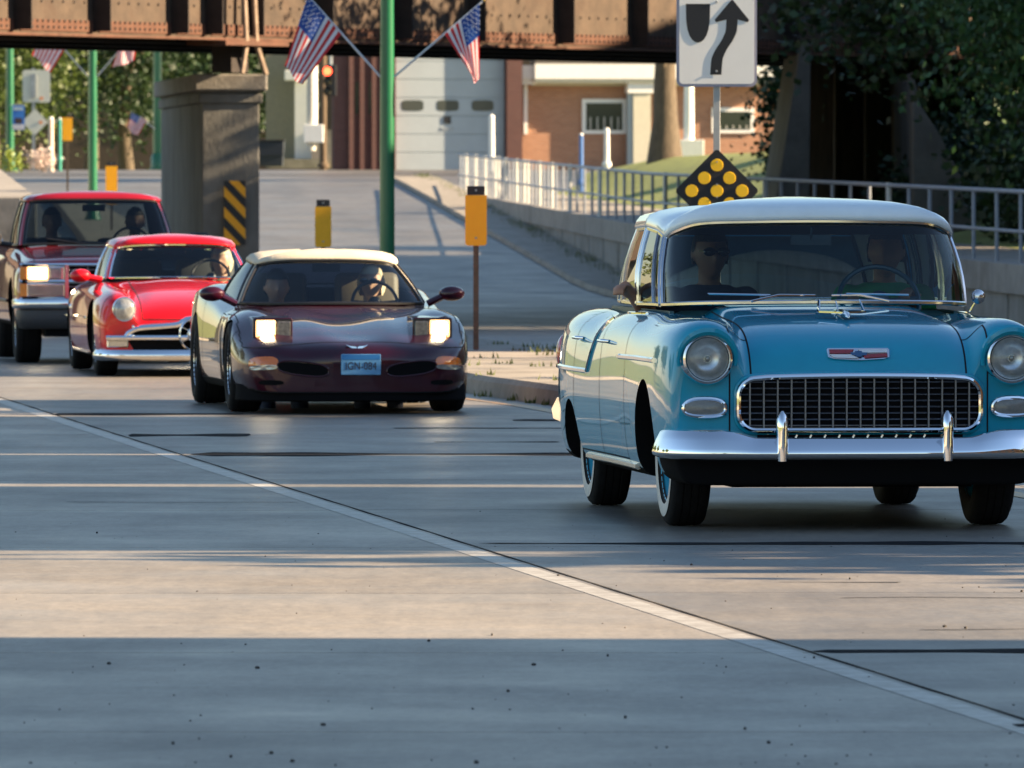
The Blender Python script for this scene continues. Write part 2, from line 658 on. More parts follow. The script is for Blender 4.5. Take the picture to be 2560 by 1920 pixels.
# ---- median island with kerbs
rows = []
for i in range(92):
    yy = 56 + i * 2.0
    k = min(1.0, sqrt(max(0.0, 1 - ((58.5 - yy) / 2.6) ** 2))) if yy < 58.5 else 1.0
    a, b = med_l(yy), med_r(yy)
    c = (a + b) / 2
    a, b = lerp(c, a, max(k, 0.05)), lerp(c, b, max(k, 0.05))
    z = prof(yy)
    rows.append([(a - 0.02, yy, z - 0.06), (a, yy, z + 0.11), (a + 0.035, yy, z + 0.15), (a + 0.28, yy, z + 0.155), (b - 0.28, yy, z + 0.155), (b - 0.035, yy, z + 0.15), (b, yy, z + 0.11), (b + 0.02, yy, z - 0.06)])
mb = MB().grid(rows)
mb.add(rows[0], [(0, 1, 2, 3, 4, 5, 6, 7)])
struct(mb.build('median', KERBM, smooth=30))

def grass_tufts(name, spots, label, m, h=0.12):
    mb = MB()
    rn = random.Random(11)
    for (x, y_, z, n, sp) in spots:
        for _ in range(n):
            px, py = x + rn.gauss(0, sp), y_ + rn.gauss(0, sp * 2.5)
            a = rn.uniform(0, 2 * pi)
            hh = h * rn.uniform(0.4, 1.5)
            wd = 0.012
            lean = rn.uniform(-0.5, 0.5) * hh
            mb.add([(px - wd * cos(a), py - wd * sin(a), z), (px + wd * cos(a), py + wd * sin(a), z), (px + lean * sin(a), py + lean * cos(a), z + hh)], [(0, 1, 2)])
    o = mb.build(name, m, smooth=0)
    o['kind'] = 'stuff'
    o['label'] = label
    return o
WEED = leaf_mat('weed_green', (0.05, 0.08, 0.015), (0.13, 0.15, 0.04))
rn = random.Random(5)
sp = []
for _ in range(46):
    yy = rn.uniform(69, 84)
    sp.append((med_l(yy) + rn.choice([-0.02, 0.3, 0.9]), yy, prof(yy) + 0.0, 14, 0.05))
for _ in range(26):
    yy = rn.uniform(70, 98)
    sp.append((lerp(med_l(yy), med_r(yy), rn.random()), yy, prof(yy) + 0.15, 10, 0.06))
grass_tufts('weeds', sp, 'small weeds growing in the cracks of the median kerb', WEED, 0.045)
sp = []
for _ in range(130):
    yy = rn.uniform(125, 262)
    sp.append((wall_x(yy) - rn.uniform(0.1, 0.35), yy, prof(yy), 26, 0.10))
grass_tufts('weeds', sp, 'ragged weeds along the foot of the retaining wall', WEED, 0.16)

# ---- pale apron at the foot of the wall
ys = [100 + 4 * i for i in range(41)]
struct(MB().grid([[(wall_x(q) - 1.15, q, prof(q) + 0.0), (wall_x(q) - 1.12, q, prof(q) + 0.10), (wall_x(q) + 0.05, q, prof(q) + 0.11)] for q in ys]).build('kerb', KERBM, smooth=30))
# ---- the lit kerb of the road on the far rise (left of the rising lanes)
ys = [176 + 4 * i for i in range(24)]
kx = lin([(176, -2.0), (205, -4.2), (240, -6.3), (268, -7.9)])

# ---- raised walk and banks on the right
ys = [40 + 6 * i for i in range(42)]
struct(MB().grid([[(wall_x(q) + 0.02, q, max(wall_top(q), prof(q)) - 0.02), (wall_x(q) + 2.3, q, max(wall_top(q), prof(q)) - 0.01)] for q in ys]).build('sidewalk', KERBM, smooth=0))
rows = []
for i in range(55):
    q = 40 + i * 4.75
    r = []
    for k in range(9):
        dx = 2.25 + [0, 0.7, 1.6, 2.8, 4.2, 6, 9, 20, 60][k]
        t = min(1.0, max(0.0, (dx - 2.25) / 5.5))
        s = t * t * (3 - 2 * t)
        top = lerp(max(wall_top(q), prof(q)) + 0.9, 2.45, min(1, max(0, (q - 150) / 90)))
        if q > 262:
            top = lerp(top, 2.05, (q - 262) / 35)
        r.append((wall_x(min(q, 268)) + dx, q, lerp(max(wall_top(min(q, 250)), prof(q) - 0.3) - 0.03, top, s) + 0.06 * noise.noise((dx, q * 0.2, 1))))
    rows.append(r)
struct(MB().grid(rows).build('lawn_bank', GRASS, smooth=180))
# left side: walk and bank
ys = [-40 + 8 * i for i in range(44)]
struct(MB().grid([[(axis_x(q) - 7.3, q, prof(q)), (axis_x(q) - 7.32, q, prof(q) + 0.15), (axis_x(q) - 10.2, q, prof(q) + 0.16), (axis_x(q) - 10.22, q, prof(q) - 0.1)] for q in ys]).build('sidewalk', KERBM, smooth=0))

# ---- retaining wall with panels and coping
rw = thing('retaining_wall', 'long panelled concrete retaining wall below the steel railing', 'wall', (wall_x(150), 150, 0))
def wl(mb_pts, name, m, bevel=0.01):
    return mb_pts.build(name, m, rw, smooth=0, bevel=bevel)
off = Vector((wall_x(150), 150, 0))
def wallbox(y0, y1, za, zb, d0, d1):
    """box hugging the wall line between y0,y1; za/zb functions of y; d: offset in x"""
    mb = MB()
    v = []
    for q in (y0, y1):
        for d in (d0, d1):
            for zf in (za, zb):
                v.append(Vector((wall_x(q) + d, q, zf(q))) - off)
    mb.add(v, [(0, 1, 3, 2), (4, 6, 7, 5), (0, 4, 5, 1), (2, 3, 7, 6), (0, 2, 6, 4), (1, 5, 7, 3)])
    return mb
CONC_P = mat('panel_concrete', (0.23, 0.225, 0.21), 0.9, var=0.2, scale=2, bump=0.3, bscale=18, dirt=(0.13, 0.12, 0.10), dscale=0.9)
q = 96.0
while q < 246:
    wl(wallbox(q + 0.12, q + 4.28, lambda a: prof(a) - 0.15, lambda a: max(prof(a), wall_top(a) - 0.40), 0.0, 0.3), 'panel', CONC_P)
    wl(wallbox(q - 0.10, q + 0.10, lambda a: prof(a) - 0.15, lambda a: max(prof(a), wall_top(a) - 0.40), 0.05, 0.28), 'pilaster', CONC)
    wl(wallbox(q + 0.005, q + 4.395, lambda a: max(prof(a), wall_top(a) - 0.398), lambda a: max(prof(a) + .04, wall_top(a)), -0.07, 0.34), 'coping', CONC)
    q += 4.4

# ---- railing on the wall
rl = thing('railing', 'galvanised pipe railing with slim posts along the top of the retaining wall', 'railing', (wall_x(150) + 0.12, 150, 0))
ro = Vector((wall_x(150) + 0.12, 150, 0))
RAILM = mat('rail_paint', (0.25, 0.28, 0.33), 0.5, 0.2, var=0.2, scale=5)  # bluish dark: the shade on the rail is put into its colour
post_me = MB().tube([(0, 0, 0), (0, 0, 0.95)], 0.028, 8).mesh('post', RAILM)
post_th = MB().tube([(0, 0, 0), (0, 0, 1.0)], 0.042, 8).mesh('post', mat('bleached_steel', (0.55, 0.55, 0.52), 0.5, 0.2, var=0.15))  # pale posts: the sunlight on them is put into the steel colour
q = 100.0
i = 0
while q < 247:
    inst('post', post_th if (i % 7 == 3 or (q > 195 and i % 3 == 0)) else post_me, rl, Vector((wall_x(q) + 0.12, q, wall_top(q) - 0.01)) - ro)
    q += 2.4 if q < 205 else 1.5
    i += 1
for hh, nm in ((0.95, 'top_rail'), (0.42, 'middle_rail')):
    pts = [Vector((wall_x(a) + 0.12, a, wall_top(a) + hh)) - ro for a in [100 + 2.45 * k for k in range(61)]]
    MB().tube(pts, 0.03 if hh > .5 else 0.024, 8).build(nm, RAILM, rl)

# ---- left concrete wing beyond the pier
a0, a1 = P(92, 492, 186), P(-40, 392, 258)
mb = MB()
mb.add([(a0.x, a0.y, prof(186) - 0.3), (a1.x, a1.y, prof(258) - 0.3), (a1.x, a1.y, a1.z), (a0.x, a0.y, a0.z),
        (a0.x - 0.8, a0.y, prof(186) - 0.3), (a1.x - 0.8, a1.y, prof(258) - 0.3), (a1.x - 0.8, a1.y, a1.z), (a0.x - 0.8, a0.y, a0.z)],
       [(0, 1, 2, 3), (7, 6, 5, 4), (3, 2, 6, 7), (0, 3, 7, 4), (1, 5, 6, 2)])
tag(mb.build('ramp_wall', CONC, smooth=0, bevel=0.03), 'low sloping grey concrete wall beside the rising road behind the pickup truck', 'wall')

# ================================================================== RAILWAY BRIDGE
RUST = mat('rusty_steel', (0.060, 0.040, 0.026), 0.85, var=0.45, scale=2.2, bump=0.3, bscale=20, dirt=(0.045, 0.022, 0.012), dscale=1.6)
RUST_O = mat('orange_rust', (0.085, 0.032, 0.016), 0.85, var=0.4, scale=5, bump=0.3, bscale=25, dirt=(0.06, 0.035, 0.02), dscale=2.5)
RUST_D = mat('dark_rust', (0.022, 0.016, 0.014), 0.85, var=0.4, scale=4)  # rust darkened to hold the shade of the unlit stiffener sides
BO = Vector((-7.5, 140.0, 0))
BD = Vector((9.8, 17.7, 0)).normalized()
BN = Vector((BD.y, -BD.x, 0))
ZB = 3.80
brz = atan2(BD.y, BD.x)
br = thing('railway_bridge', 'rusty riveted plate girder railway bridge crossing above the road', 'bridge', (BO.x, BO.y, 0), brz)
# local frame: x along girder, y = -BN (away from camera), z up
S0, S1 = -14.0, 46.0
MB().box(((S0 + S1) / 2, 0.02, ZB + 0.95), (S1 - S0, 0.03, 1.9)).build('girder_web', RUST, br, smooth=0)
MB().box(((S0 + S1) / 2, 0.0, ZB + 0.02), (S1 - S0, 0.62, 0.04)).build('bottom_flange', RUST_O, br, smooth=0)
MB().box(((S0 + S1) / 2, 0.0, ZB + 1.93), (S1 - S0, 0.62, 0.05)).build('top_flange', RUST, br, smooth=0)
stiff = MB().box((0, -0.155, 0.97), (0.025, 0.30, 1.84)).box((0.06, -0.012, 0.97), (0.12, 0.02, 1.84)).mesh('stiffener', RUST_D, 0)
angle = MB().box((0, -0.012, 0.125), (1.0, 0.022, 0.17)).mesh('flange_angle', RUST_O, 0)
rivet = MB()
# stiffener positions from the photograph's dark bands
def s_of_u(u):
    k = (u - 1280) / F
    # BO.x + s*BD.x = k*(BO.y + s*BD.y)
    return (k * BO.y - BO.x) / (BD.x - k * BD.y)
us = [-560, -360, -165, 36, 234, 429, 515, 618, 792, 990, 1172, 1395, 1580, 1770, 1960, 2150, 2340, 2530, 2720]
ss = [s_of_u(u) for u in us]
for i, s in enumerate(ss):
    inst('stiffener', stiff, br, (s, -0.002, ZB + 0.04))
    if i < len(ss) - 1:
        e = ss[i + 1]
        o = inst('flange_angle', angle, br, ((s + e) / 2 + 0.06, 0.004, ZB + 0.04), (0, 0, 0), (e - s - 0.18, 1, 1))
        n = int((e - s) / 0.16)
        for k in range(n):
            x = s + 0.16 + k * (e - s - 0.25) / n
            for zz in (0.10, 0.19):
                rivet.box((x, -0.026, ZB + 0.04 + zz), (0.035, 0.02, 0.035))
            if n > 4:
                for zz in (0.52, 1.1):
                    if k % 2 == 0:
                        rivet.box((x, -0.002, ZB + zz), (0.035, 0.02, 0.035))
o = rivet.build('rivets', RUST_D, br, smooth=0)
o['kind'] = 'stuff'
# deck underside, floor beams and far girder
RDK = mat('bridge_deck_steel', (0.03, 0.026, 0.024), 0.9)
ax = Vector((-0.085, 1.0, 0)).normalized()
sk = (ax.dot(BD), ax.dot(-BN))           # axis direction in bridge-local coordinates
def dk(s, d, z):
    return (s + sk[0] * d, 0.30 + sk[1] * d, z)
DW = 13.0
mb = MB()
mb.add([dk(S0, 0, ZB + 0.85), dk(S1, 0, ZB + 0.85), dk(S1, DW, ZB + 0.85), dk(S0, DW, ZB + 0.85), dk(S0, 0, ZB + 1.15), dk(S1, 0, ZB + 1.15), dk(S1, DW, ZB + 1.15), dk(S0, DW, ZB + 1.15)],
       [(0, 1, 2, 3), (7, 6, 5, 4), (0, 4, 5, 1), (2, 6, 7, 3), (0, 3, 7, 4), (1, 2, 6, 5)])
mb.build('deck', RDK, br, smooth=0)
for k in range(24):
    s = S0 + 2.5 * k
    mb = MB()
    for (d0, z0, z1, t) in ((0, ZB + 0.15, ZB + 0.84, 0.03), (0, ZB + 0.10, ZB + 0.14, 0.25)):
        mb.add([dk(s - t, 0, z0), dk(s + t, 0, z0), dk(s + t, DW, z0), dk(s - t, DW, z0), dk(s - t, 0, z1), dk(s + t, 0, z1), dk(s + t, DW, z1), dk(s - t, DW, z1)],
               [(3, 2, 1, 0), (4, 5, 6, 7), (0, 1, 5, 4), (2, 3, 7, 6), (0, 4, 7, 3), (1, 2, 6, 5)])
    mb.build('floor_beam', RUST_D, br, smooth=0)
for d in (4.3, 8.6, DW):
    q = dk(0, d, 0)
    MB().box((q[0] + (S0 + S1) / 2, q[1], ZB + 0.6), (S1 - S0, 0.03, 1.1)).box((q[0] + (S0 + S1) / 2, q[1], ZB + 0.03), (S1 - S0, 0.55, 0.04)).build('girder', RUST_D, br, smooth=0)
# bearing on the pier: splayed legs and plate
sb = s_of_u(588)
bb = MB()
bb.box((sb, -0.05, ZB - 0.04), (1.9, 0.7, 0.07))
bb.build('bearing_plate', RUST_O, br, smooth=0)
for dx0, dx1 in ((-0.16, -0.30), (0.14, 0.42)):
    MB().tube([(sb + dx0, -0.25, ZB + 0.9), (sb + dx0, -0.30, ZB - 0.05), (sb + dx1, -0.30, ZB - 0.50)], 0.045, 6).build('bearing_strut', mat('pale_rust', (0.30, 0.22, 0.16), 0.85, var=0.3), br)
MB().box((sb + 0.1, 0.15, ZB - 0.27), (0.5, 0.35, 0.42)).build('bearing_shoe', RUST_D, br, smooth=0)

# ---- pier
px, py = -4.32, 147.0
pr = thing('bridge_pier', 'grey concrete wall pier with a moulded cap carrying the railway bridge', 'pier', (px, py, prof(py)), math.atan(0.09))
zg = prof(py)
def pbox(wd, z0, z1, y0, y1, nm, m=CONC, bev=0.02):
    return MB().box((0, (y0 + y1) / 2, (z0 + z1) / 2 - zg), (wd, y1 - y0, z1 - z0)).build(nm, m, pr, smooth=0, bevel=bev)
PIERC = mat('pier_concrete', (0.17, 0.165, 0.15), 0.9, var=0.25, scale=2, bump=0.35, bscale=20, dirt=(0.10, 0.09, 0.075), dscale=0.6, stretch=(1, 1, 0.5))
pbox(0.88, -0.9, 2.86, 0.06, 11.9, 'shaft', PIERC)
pbox(0.98, 2.86, 3.01, 0.02, 11.95, 'moulding', PIERC)
pbox(0.92, 3.01, 3.05, 0.05, 11.9, 'neck', PIERC)
pbox(1.12, 3.05, 3.31, -0.05, 12.0, 'cap', CONC, 0.03)
# object marker on the pier
a = P(586, 530, 146.7)
om = thing('object_marker', 'yellow and black diagonally striped hazard panel on the concrete bridge pier', 'sign', (a.x, 146.93, 0))
YEL = mat('sign_yellow', (1.0, 0.43, 0.003), 0.45, var=0.06)
BLK = mat('sign_black', (0.012, 0.012, 0.015), 0.5)
z0, z1, hw = P(0, 612, 146.9).z, P(0, 452, 146.9).z, 0.165
MB().box((0, 0, (z0 + z1) / 2), (2 * hw, 0.012, z1 - z0)).build('panel', YEL, om, smooth=0)
def clip_stripe(zc, th):
    # band between lines z = zc - slope*x +- th/2, clipped to the panel
    sl = 1.05
    pts = [(-hw, zc + sl * hw - th / 2), (hw, zc - sl * hw - th / 2), (hw, zc - sl * hw + th / 2), (-hw, zc + sl * hw + th / 2)]
    def clip(poly, keep, zl):
        out = []
        for i in range(len(poly)):
            p, q = poly[i - 1], poly[i]
            ip, iq = keep(p[1]), keep(q[1])
            if ip != iq:
                t = (zl - p[1]) / (q[1] - p[1])
                out.append((lerp(p[0], q[0], t), zl))
            if iq:
                out.append(q)
        return out
    pts = clip(pts, lambda z: z >= z0, z0)
    if pts:
        pts = clip(pts, lambda z: z <= z1, z1)
    return pts
for k in range(6):
    po = clip_stripe(z1 + 0.14 - k * 0.315, 0.155)
    if len(po) >= 3:
        MB().prism([(x, -0.0095, z) for x, z in po], (0, 0.003, 0)).build('stripe', BLK, om, smooth=0)

# ---- abutment on the right
ab = thing('bridge_abutment', 'dark concrete bridge abutment with sloping wing walls behind the railing', 'abutment', (P(2150, 0, 168).x, 168, 0))
CONC_D = mat('damp_concrete', (0.11, 0.105, 0.095), 0.9, var=0.3, scale=1.2, bump=0.3, bscale=15, dirt=(0.07, 0.06, 0.045), dscale=0.7)  # darkened concrete: the abutment's shade is put into the base colour
BROWN = mat('stained_breast_wall', (0.075, 0.055, 0.038), 0.9, var=0.4, scale=2, stretch=(4, 4, 0.4))  # dark brown, uneven in tall upright streaks
ao = Vector((P(2150, 0, 168).x, 168, 0))
def poly_prism(uv, D, depth, nm, m, parent, org):
    return MB().prism([P(u, v, D) - org for u, v in uv], (0, depth, 0)).build(nm, m, parent, smooth=0, bevel=0.02)
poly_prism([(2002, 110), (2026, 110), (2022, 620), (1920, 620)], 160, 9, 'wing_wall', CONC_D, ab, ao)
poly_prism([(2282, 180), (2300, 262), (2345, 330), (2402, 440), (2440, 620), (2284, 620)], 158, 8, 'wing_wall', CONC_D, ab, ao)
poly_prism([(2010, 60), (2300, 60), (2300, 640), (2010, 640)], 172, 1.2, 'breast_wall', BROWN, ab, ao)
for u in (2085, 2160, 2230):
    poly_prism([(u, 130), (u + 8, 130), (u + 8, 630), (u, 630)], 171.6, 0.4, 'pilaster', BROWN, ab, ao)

la = thing('bridge_abutment', 'concrete abutment carrying the left end of the railway bridge', 'abutment', (-15.5, 135, 0))  # unseen abutment, added to keep sky light off the pier
MB().box((0, 8, 1.6), (2.0, 26, 4.4), rz=math.atan(0.085)).build('breast_wall', CONC_D, la, smooth=0, bevel=0.03)
MB().box((0.05, 8, 3.85), (2.3, 26.4, 0.3), rz=math.atan(0.085)).build('coping', CONC, la, smooth=0, bevel=0.03)
# ---- railway embankment to the right of the abutment
SOIL = mat('embankment_scrub', (0.045, 0.055, 0.02), 0.95, var=0.5, scale=2.0, bump=1.0, bscale=8, dirt=(0.03, 0.025, 0.015), dscale=0.6)
rows = []
for i in range(40):
    s = 33.0 + 4 * i
    c = BO + BD * s - BN * 4.5
    r = []
    for (o_, z_) in ((14, 0.2), (10, 2.0), (7.0, 3.9), (5.6, 4.9), (0, 5.1), (-6, 4.9), (-9, 3.2), (-15, 0.5)):
        p_ = c + BD * (11.0 - o_ * 1.49) + BN * (o_ + 0.5 * noise.noise((s * 0.3, o_, 2)))
        r.append((p_.x, p_.y, z_ + 0.35 * noise.noise((s * 0.25, o_ * 0.4, 9))))
    rows.append(r)
mb = MB().grid(rows)
mb.add(rows[0], [tuple(range(8))])
struct(mb.build('embankment', SOIL, smooth=60))
# ================================================================== TREES
BARK = mat('bark', (0.10, 0.075, 0.05), 0.9, var=0.4, scale=6, bump=0.8, bscale=14, stretch=(3, 3, 0.6))
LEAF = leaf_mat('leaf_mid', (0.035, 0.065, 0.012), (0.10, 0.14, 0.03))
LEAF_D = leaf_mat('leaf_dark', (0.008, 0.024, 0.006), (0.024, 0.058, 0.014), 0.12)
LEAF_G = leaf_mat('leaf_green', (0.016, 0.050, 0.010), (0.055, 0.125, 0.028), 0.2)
LEAF_Y = leaf_mat('leaf_light', (0.06, 0.10, 0.015), (0.16, 0.19, 0.04), 0.3)

def tree(label, base, h, blobs, n, size, m, tr=0.2, lean=(0, 0), seed=1, name='tree', group=None, droop=0.0, limbs=7, cat='tree'):
    """trunk with limbs; crown of leaf quads clumped in the volume of several ellipsoids (given relative to base)"""
    rn = random.Random(seed)
    t = thing(name, label, cat, base, 0, group)
    mb = MB()
    pts, rs = [], []
    for i in range(7):
        k = i / 6
        pts.append((lean[0] * k + 0.12 * noise.noise((seed, k * 3, 0)) * h * 0.2, lean[1] * k + 0.1 * noise.noise((seed, 5, k * 3)) * h * .2, h * k - 0.25 * (i == 0)))
        rs.append(tr * (1.35 if i == 0 else 1.0) * (1 - 0.75 * k))
    mb.tube(pts, rs, 9)
    for _ in range(limbs):
        bl = rn.choice(blobs)
        s = Vector(pts[rn.randint(2, 5)])
        e = Vector(bl[0]) + Vector((rn.uniform(-.6, .6) * bl[1][0], rn.uniform(-.6, .6) * bl[1][1], rn.uniform(-.4, .5) * bl[1][2]))
        mid = (s + e) / 2 + Vector((rn.uniform(-.3, .3), rn.uniform(-.3, .3), 0.25))
        mb.tube([s, mid, e], [tr * 0.38, tr * 0.24, tr * 0.06], 6)
    mb.build('trunk', BARK, t)
    cr = MB()
    vol = [b[1][0] * b[1][1] * b[1][2] for b in blobs]
    tot = sum(vol)
    for b, vv in zip(blobs, vol):
        k = max(1, int(n * vv / tot))
        ncl = max(6, k // 26)
        for _ in range(ncl):
            while True:
                q = Vector((rn.uniform(-1, 1), rn.uniform(-1, 1), rn.uniform(-1, 1)))
                if 0.15 < q.length < 1:
                    break
            q *= 0.55 + 0.45 * rn.random()
            c = Vector((b[0][0] + q.x * b[1][0], b[0][1] + q.y * b[1][1], b[0][2] + q.z * b[1][2]))
            spread = 0.16 * (b[1][0] + b[1][2]) / 2 + 0.12
            for _ in range(26):
                p = c + Vector((rn.gauss(0, spread), rn.gauss(0, spread), rn.gauss(0, spread * 0.8) ))
                if droop:
                    p.z -= droop * rn.random() ** 2
                d1 = Vector((rn.gauss(0, 1), rn.gauss(0, 1), rn.gauss(0, 0.6) - (1.0 if droop else 0.2))).normalized()
                d2 = d1.orthogonal().normalized()
                d2 = (Matrix.Rotation(rn.uniform(0, 2 * pi), 3, d1) @ d2)
                L_ = size * rn.uniform(0.6, 1.4)
                W_ = L_ * (0.28 if droop else 0.42)
                cr.add([p, p + d1 * L_ * 0.45 + d2 * W_, p + d1 * L_, p + d1 * L_ * 0.45 - d2 * W_], [(0, 1, 2, 3)])
    me = bpy.data.meshes.new('crown')
    me.from_pydata(cr.v, [], cr.f)
    me.materials.append(m)
    o = bpy.data.objects.new('crown', me)
    COL.objects.link(o)
    o.parent = t
    return t

def gz(x, y_):
    if x > wall_x(max(y_, 40)) + 2.3 and y_ < 300:
        dx = x - wall_x(min(max(y_, 40), 268))
        t = min(1.0, max(0.0, (dx - 2.25) / 5.5))
        s = t * t * (3 - 2 * t)
        top = lerp(max(wall_top(y_), prof(y_)) + 0.9, 2.45, min(1, max(0, (y_ - 150) / 90)))
        return lerp(max(wall_top(min(y_, 250)), prof(y_) - 0.3), top, s) - 0.05
    return prof(y_) - 0.1

# seen trees on the right bank
x, yy = 10.2, 140
tree('tall dark green tree with drooping fronds on the bank beside the abutment', (x, yy, gz(x, yy)), 6.5,
     [((-2.3, 0, 3.4), (2.0, 2.5, 2.2)), ((0, 0, 5.6), (3.4, 3, 2.4)), ((-1.6, -1, 5.0), (2.0, 2, 1.8))], 30000, 0.13, LEAF_G, 0.22, seed=4, droop=0.5)
x, yy = 8.4, 152
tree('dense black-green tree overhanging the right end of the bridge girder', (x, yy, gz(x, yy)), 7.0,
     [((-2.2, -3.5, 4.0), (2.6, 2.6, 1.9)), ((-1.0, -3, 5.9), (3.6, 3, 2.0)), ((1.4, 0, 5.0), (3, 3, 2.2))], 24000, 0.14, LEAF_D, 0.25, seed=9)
x, yy = 6.3, 188
tree('small dark ragged tree between the striped post sign and the abutment', (x, yy, gz(x, yy)), 3.2,
     [((-0.65, 0, 2.1), (0.85, 1.0, 0.9)), ((-0.4, 0, 1.1), (1.15, 1.2, 0.8)), ((0.1, 0, 2.9), (1.0, 1.2, 0.8))], 9000, 0.12, LEAF_D, 0.10, seed=12)
x = P(1662, 0, 258).x
tree('old broad tree trunk on the lawn in front of the brick building', (x, 258, 2.2), 6.5,
     [((0, 0, 6.6), (3.2, 3.0, 1.7)), ((1.3, 0, 5.1), (1.4, 1.5, 0.9))], 5200, 0.26, LEAF, 0.40, seed=15)
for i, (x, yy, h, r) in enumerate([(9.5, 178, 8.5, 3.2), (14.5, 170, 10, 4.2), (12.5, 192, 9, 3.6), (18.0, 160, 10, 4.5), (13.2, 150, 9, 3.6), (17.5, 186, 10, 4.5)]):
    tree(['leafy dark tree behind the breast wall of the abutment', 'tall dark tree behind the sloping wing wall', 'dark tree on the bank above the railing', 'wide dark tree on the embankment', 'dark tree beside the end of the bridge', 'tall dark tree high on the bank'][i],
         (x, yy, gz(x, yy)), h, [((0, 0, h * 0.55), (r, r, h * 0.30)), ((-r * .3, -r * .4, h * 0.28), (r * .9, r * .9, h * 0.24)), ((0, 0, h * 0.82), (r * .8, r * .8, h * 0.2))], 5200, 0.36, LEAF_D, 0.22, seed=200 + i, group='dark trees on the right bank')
for i in range(7):  # low shrubs added to darken the bright bank behind the railing
    yy = 122 + 6.5 * i
    x = wall_x(yy) + 3.4 + 0.5 * (i % 2)
    tree(['low dark shrub at the end of the warehouse bank behind the railing', 'low dark shrub under the drooping tree', 'low shrub between the drooping tree and the railing', 'dark shrub in front of the sloping wing wall', 'dark shrub at the foot of the abutment', 'dark shrub beside the breast wall of the abutment', 'dark shrub beyond the abutment wing wall'][i], (x, yy, gz(x, yy)), 0.9, [((0, 0, 0.75), (1.1, 2.6, 0.75)), ((0.6, 1.0, 1.4), (0.9, 1.8, 0.8))], 3000, 0.14, LEAF_D, 0.04, seed=300 + i, name='shrub', group='shrubs behind the railing', limbs=5, cat='shrub')
# background trees left of the pier
bgt = [(-17.5, 322, 9, 3.4, LEAF), (-13.2, 328, 10, 3.8, LEAF_D), (-9.6, 336, 9, 3.2, LEAF_D), (-15.2, 345, 11, 4.5, LEAF_D), (-20.5, 335, 10, 4.2, LEAF_D), (-11.5, 350, 11, 4.6, LEAF_D)]
labs = ['yellow-green lit tree behind the pale sign backs', 'dark full tree behind the far green lamp post', 'dark tree filling the gap left of the bridge pier',
        'tall dark tree rising behind the other street trees', 'dark tree at the far left street corner', 'broad dark tree far behind the bridge pier']
for i, (x, yy, h, r, m) in enumerate(bgt):
    tree(labs[i], (x, yy, 2.0), h, [((0, 0, h * 0.42), (r, r, h * 0.33)), ((r * 0.4, 0, h * 0.75), (r * 0.8, r * 0.8, h * 0.28)), ((-r * 0.4, 0, h * 0.70), (r * 0.7, r * 0.7, h * 0.25))],
         15000, 0.17, m, 0.22, seed=30 + i, group='street trees beyond the bridge')
# trees on the left that the cars' sides mirror, and behind the camera
rn = random.Random(21)
for i, (x, yy, h, r) in enumerate([(-27, 92, 9, 4.2), (-33, 112, 11, 5), (-30, 136, 9, 4.5), (-38, 158, 12, 5.5), (-34, 74, 8, 4), (-44, 190, 12, 6), (-24, 58, 7, 3.2)]):
    tree(['rounded tree by the left pavement', 'tall spreading tree behind the left pavement', 'leafy tree on the left bank', 'large tree on the far left bank', 'low tree beside the left lane', 'big tree at the left end of the bridge', 'young tree by the left kerb'][i],
         (x, yy, prof(yy) - 0.1), h, [((0, 0, h * 0.6), (r, r, h * 0.36)), ((r * .4, .5, h * .8), (r * .6, r * .6, h * .2))], 1500, 0.65, LEAF_Y if i % 2 else LEAF, 0.2, seed=60 + i, group='trees along the left side')
for i, (x, yy, h, r) in enumerate([(-16, -70, 11, 3.2), (14, -95, 8, 5), (-44, -90, 8, 7)]):
    tree(['narrow tall tree down the street', 'low round tree down the street', 'wide tree across the street'][i],
         (x, yy, -0.1), h, [((0, 0, h * 0.58), (r, r, h * 0.4))], 1300, 0.7, LEAF_Y, 0.22, seed=80 + i, group='trees down the street')

# ---- unseen buildings and trees added on the right to shadow the road
BRICK_T = mat('plain_brick', (0.26, 0.12, 0.075), 0.9, var=0.2, scale=12)
WGLASS = mat('window_glass', (0.03, 0.04, 0.05), 0.05)
PALE = mat('pale_trim', (0.6, 0.58, 0.52), 0.7)
def shop(label, x0, x1, y0, y1, h):  # unseen building added to cast shade, side walls turned parallel to the sun
    b = thing('shop_building', label, 'building', ((x0 + x1) / 2, (y0 + y1) / 2 - (x1 - x0) / 2 * math.tan(SUN_AZ), -0.1), -SUN_AZ)
    wx, wy = x1 - x0, y1 - y0
    MB().box((0, 0, h / 2), (wx, wy, h)).build('wall', BRICK_T, b, smooth=0)
    MB().box((0, 0, h + 0.1), (wx + 0.3, wy + 0.3, 0.25)).build('cornice', PALE, b, smooth=0)
    n = max(1, int(wy / 3.2))
    for i in range(n):
        yy = -wy / 2 + (i + 0.5) * wy / n
        for zz in (1.7, 5.2):
            if zz + 1 < h:
                MB().box((-wx / 2 - 0.01, yy, zz), (0.08, 1.4, 1.7)).build('window', WGLASS, b, smooth=0)
                MB().box((-wx / 2 - 0.04, yy, zz - 0.92), (0.16, 1.6, 0.12)).build('sill', PALE, b, smooth=0)
    return b
shop('two storey brick shop beside the near right kerb', 16.5, 30, 6, 33.5, 9.2)
shop('brick shop standing past the sunny gap on the right', 17.5, 30, 41.9, 50.6, 9.6)
shop('middle brick shop between two narrow alleys on the right', 17.5, 30, 51.35, 56.6, 9.6)
shop('far brick shop of the row on the right', 17.5, 30, 57.1, 66.0, 9.6)
shop('brick warehouse on the right before the bridge bank', 19, 32, 86, 140, 10.5)
shop('tall brick mill building on the right beside the bridge embankment', 24, 36, 144, 166, 13.5)
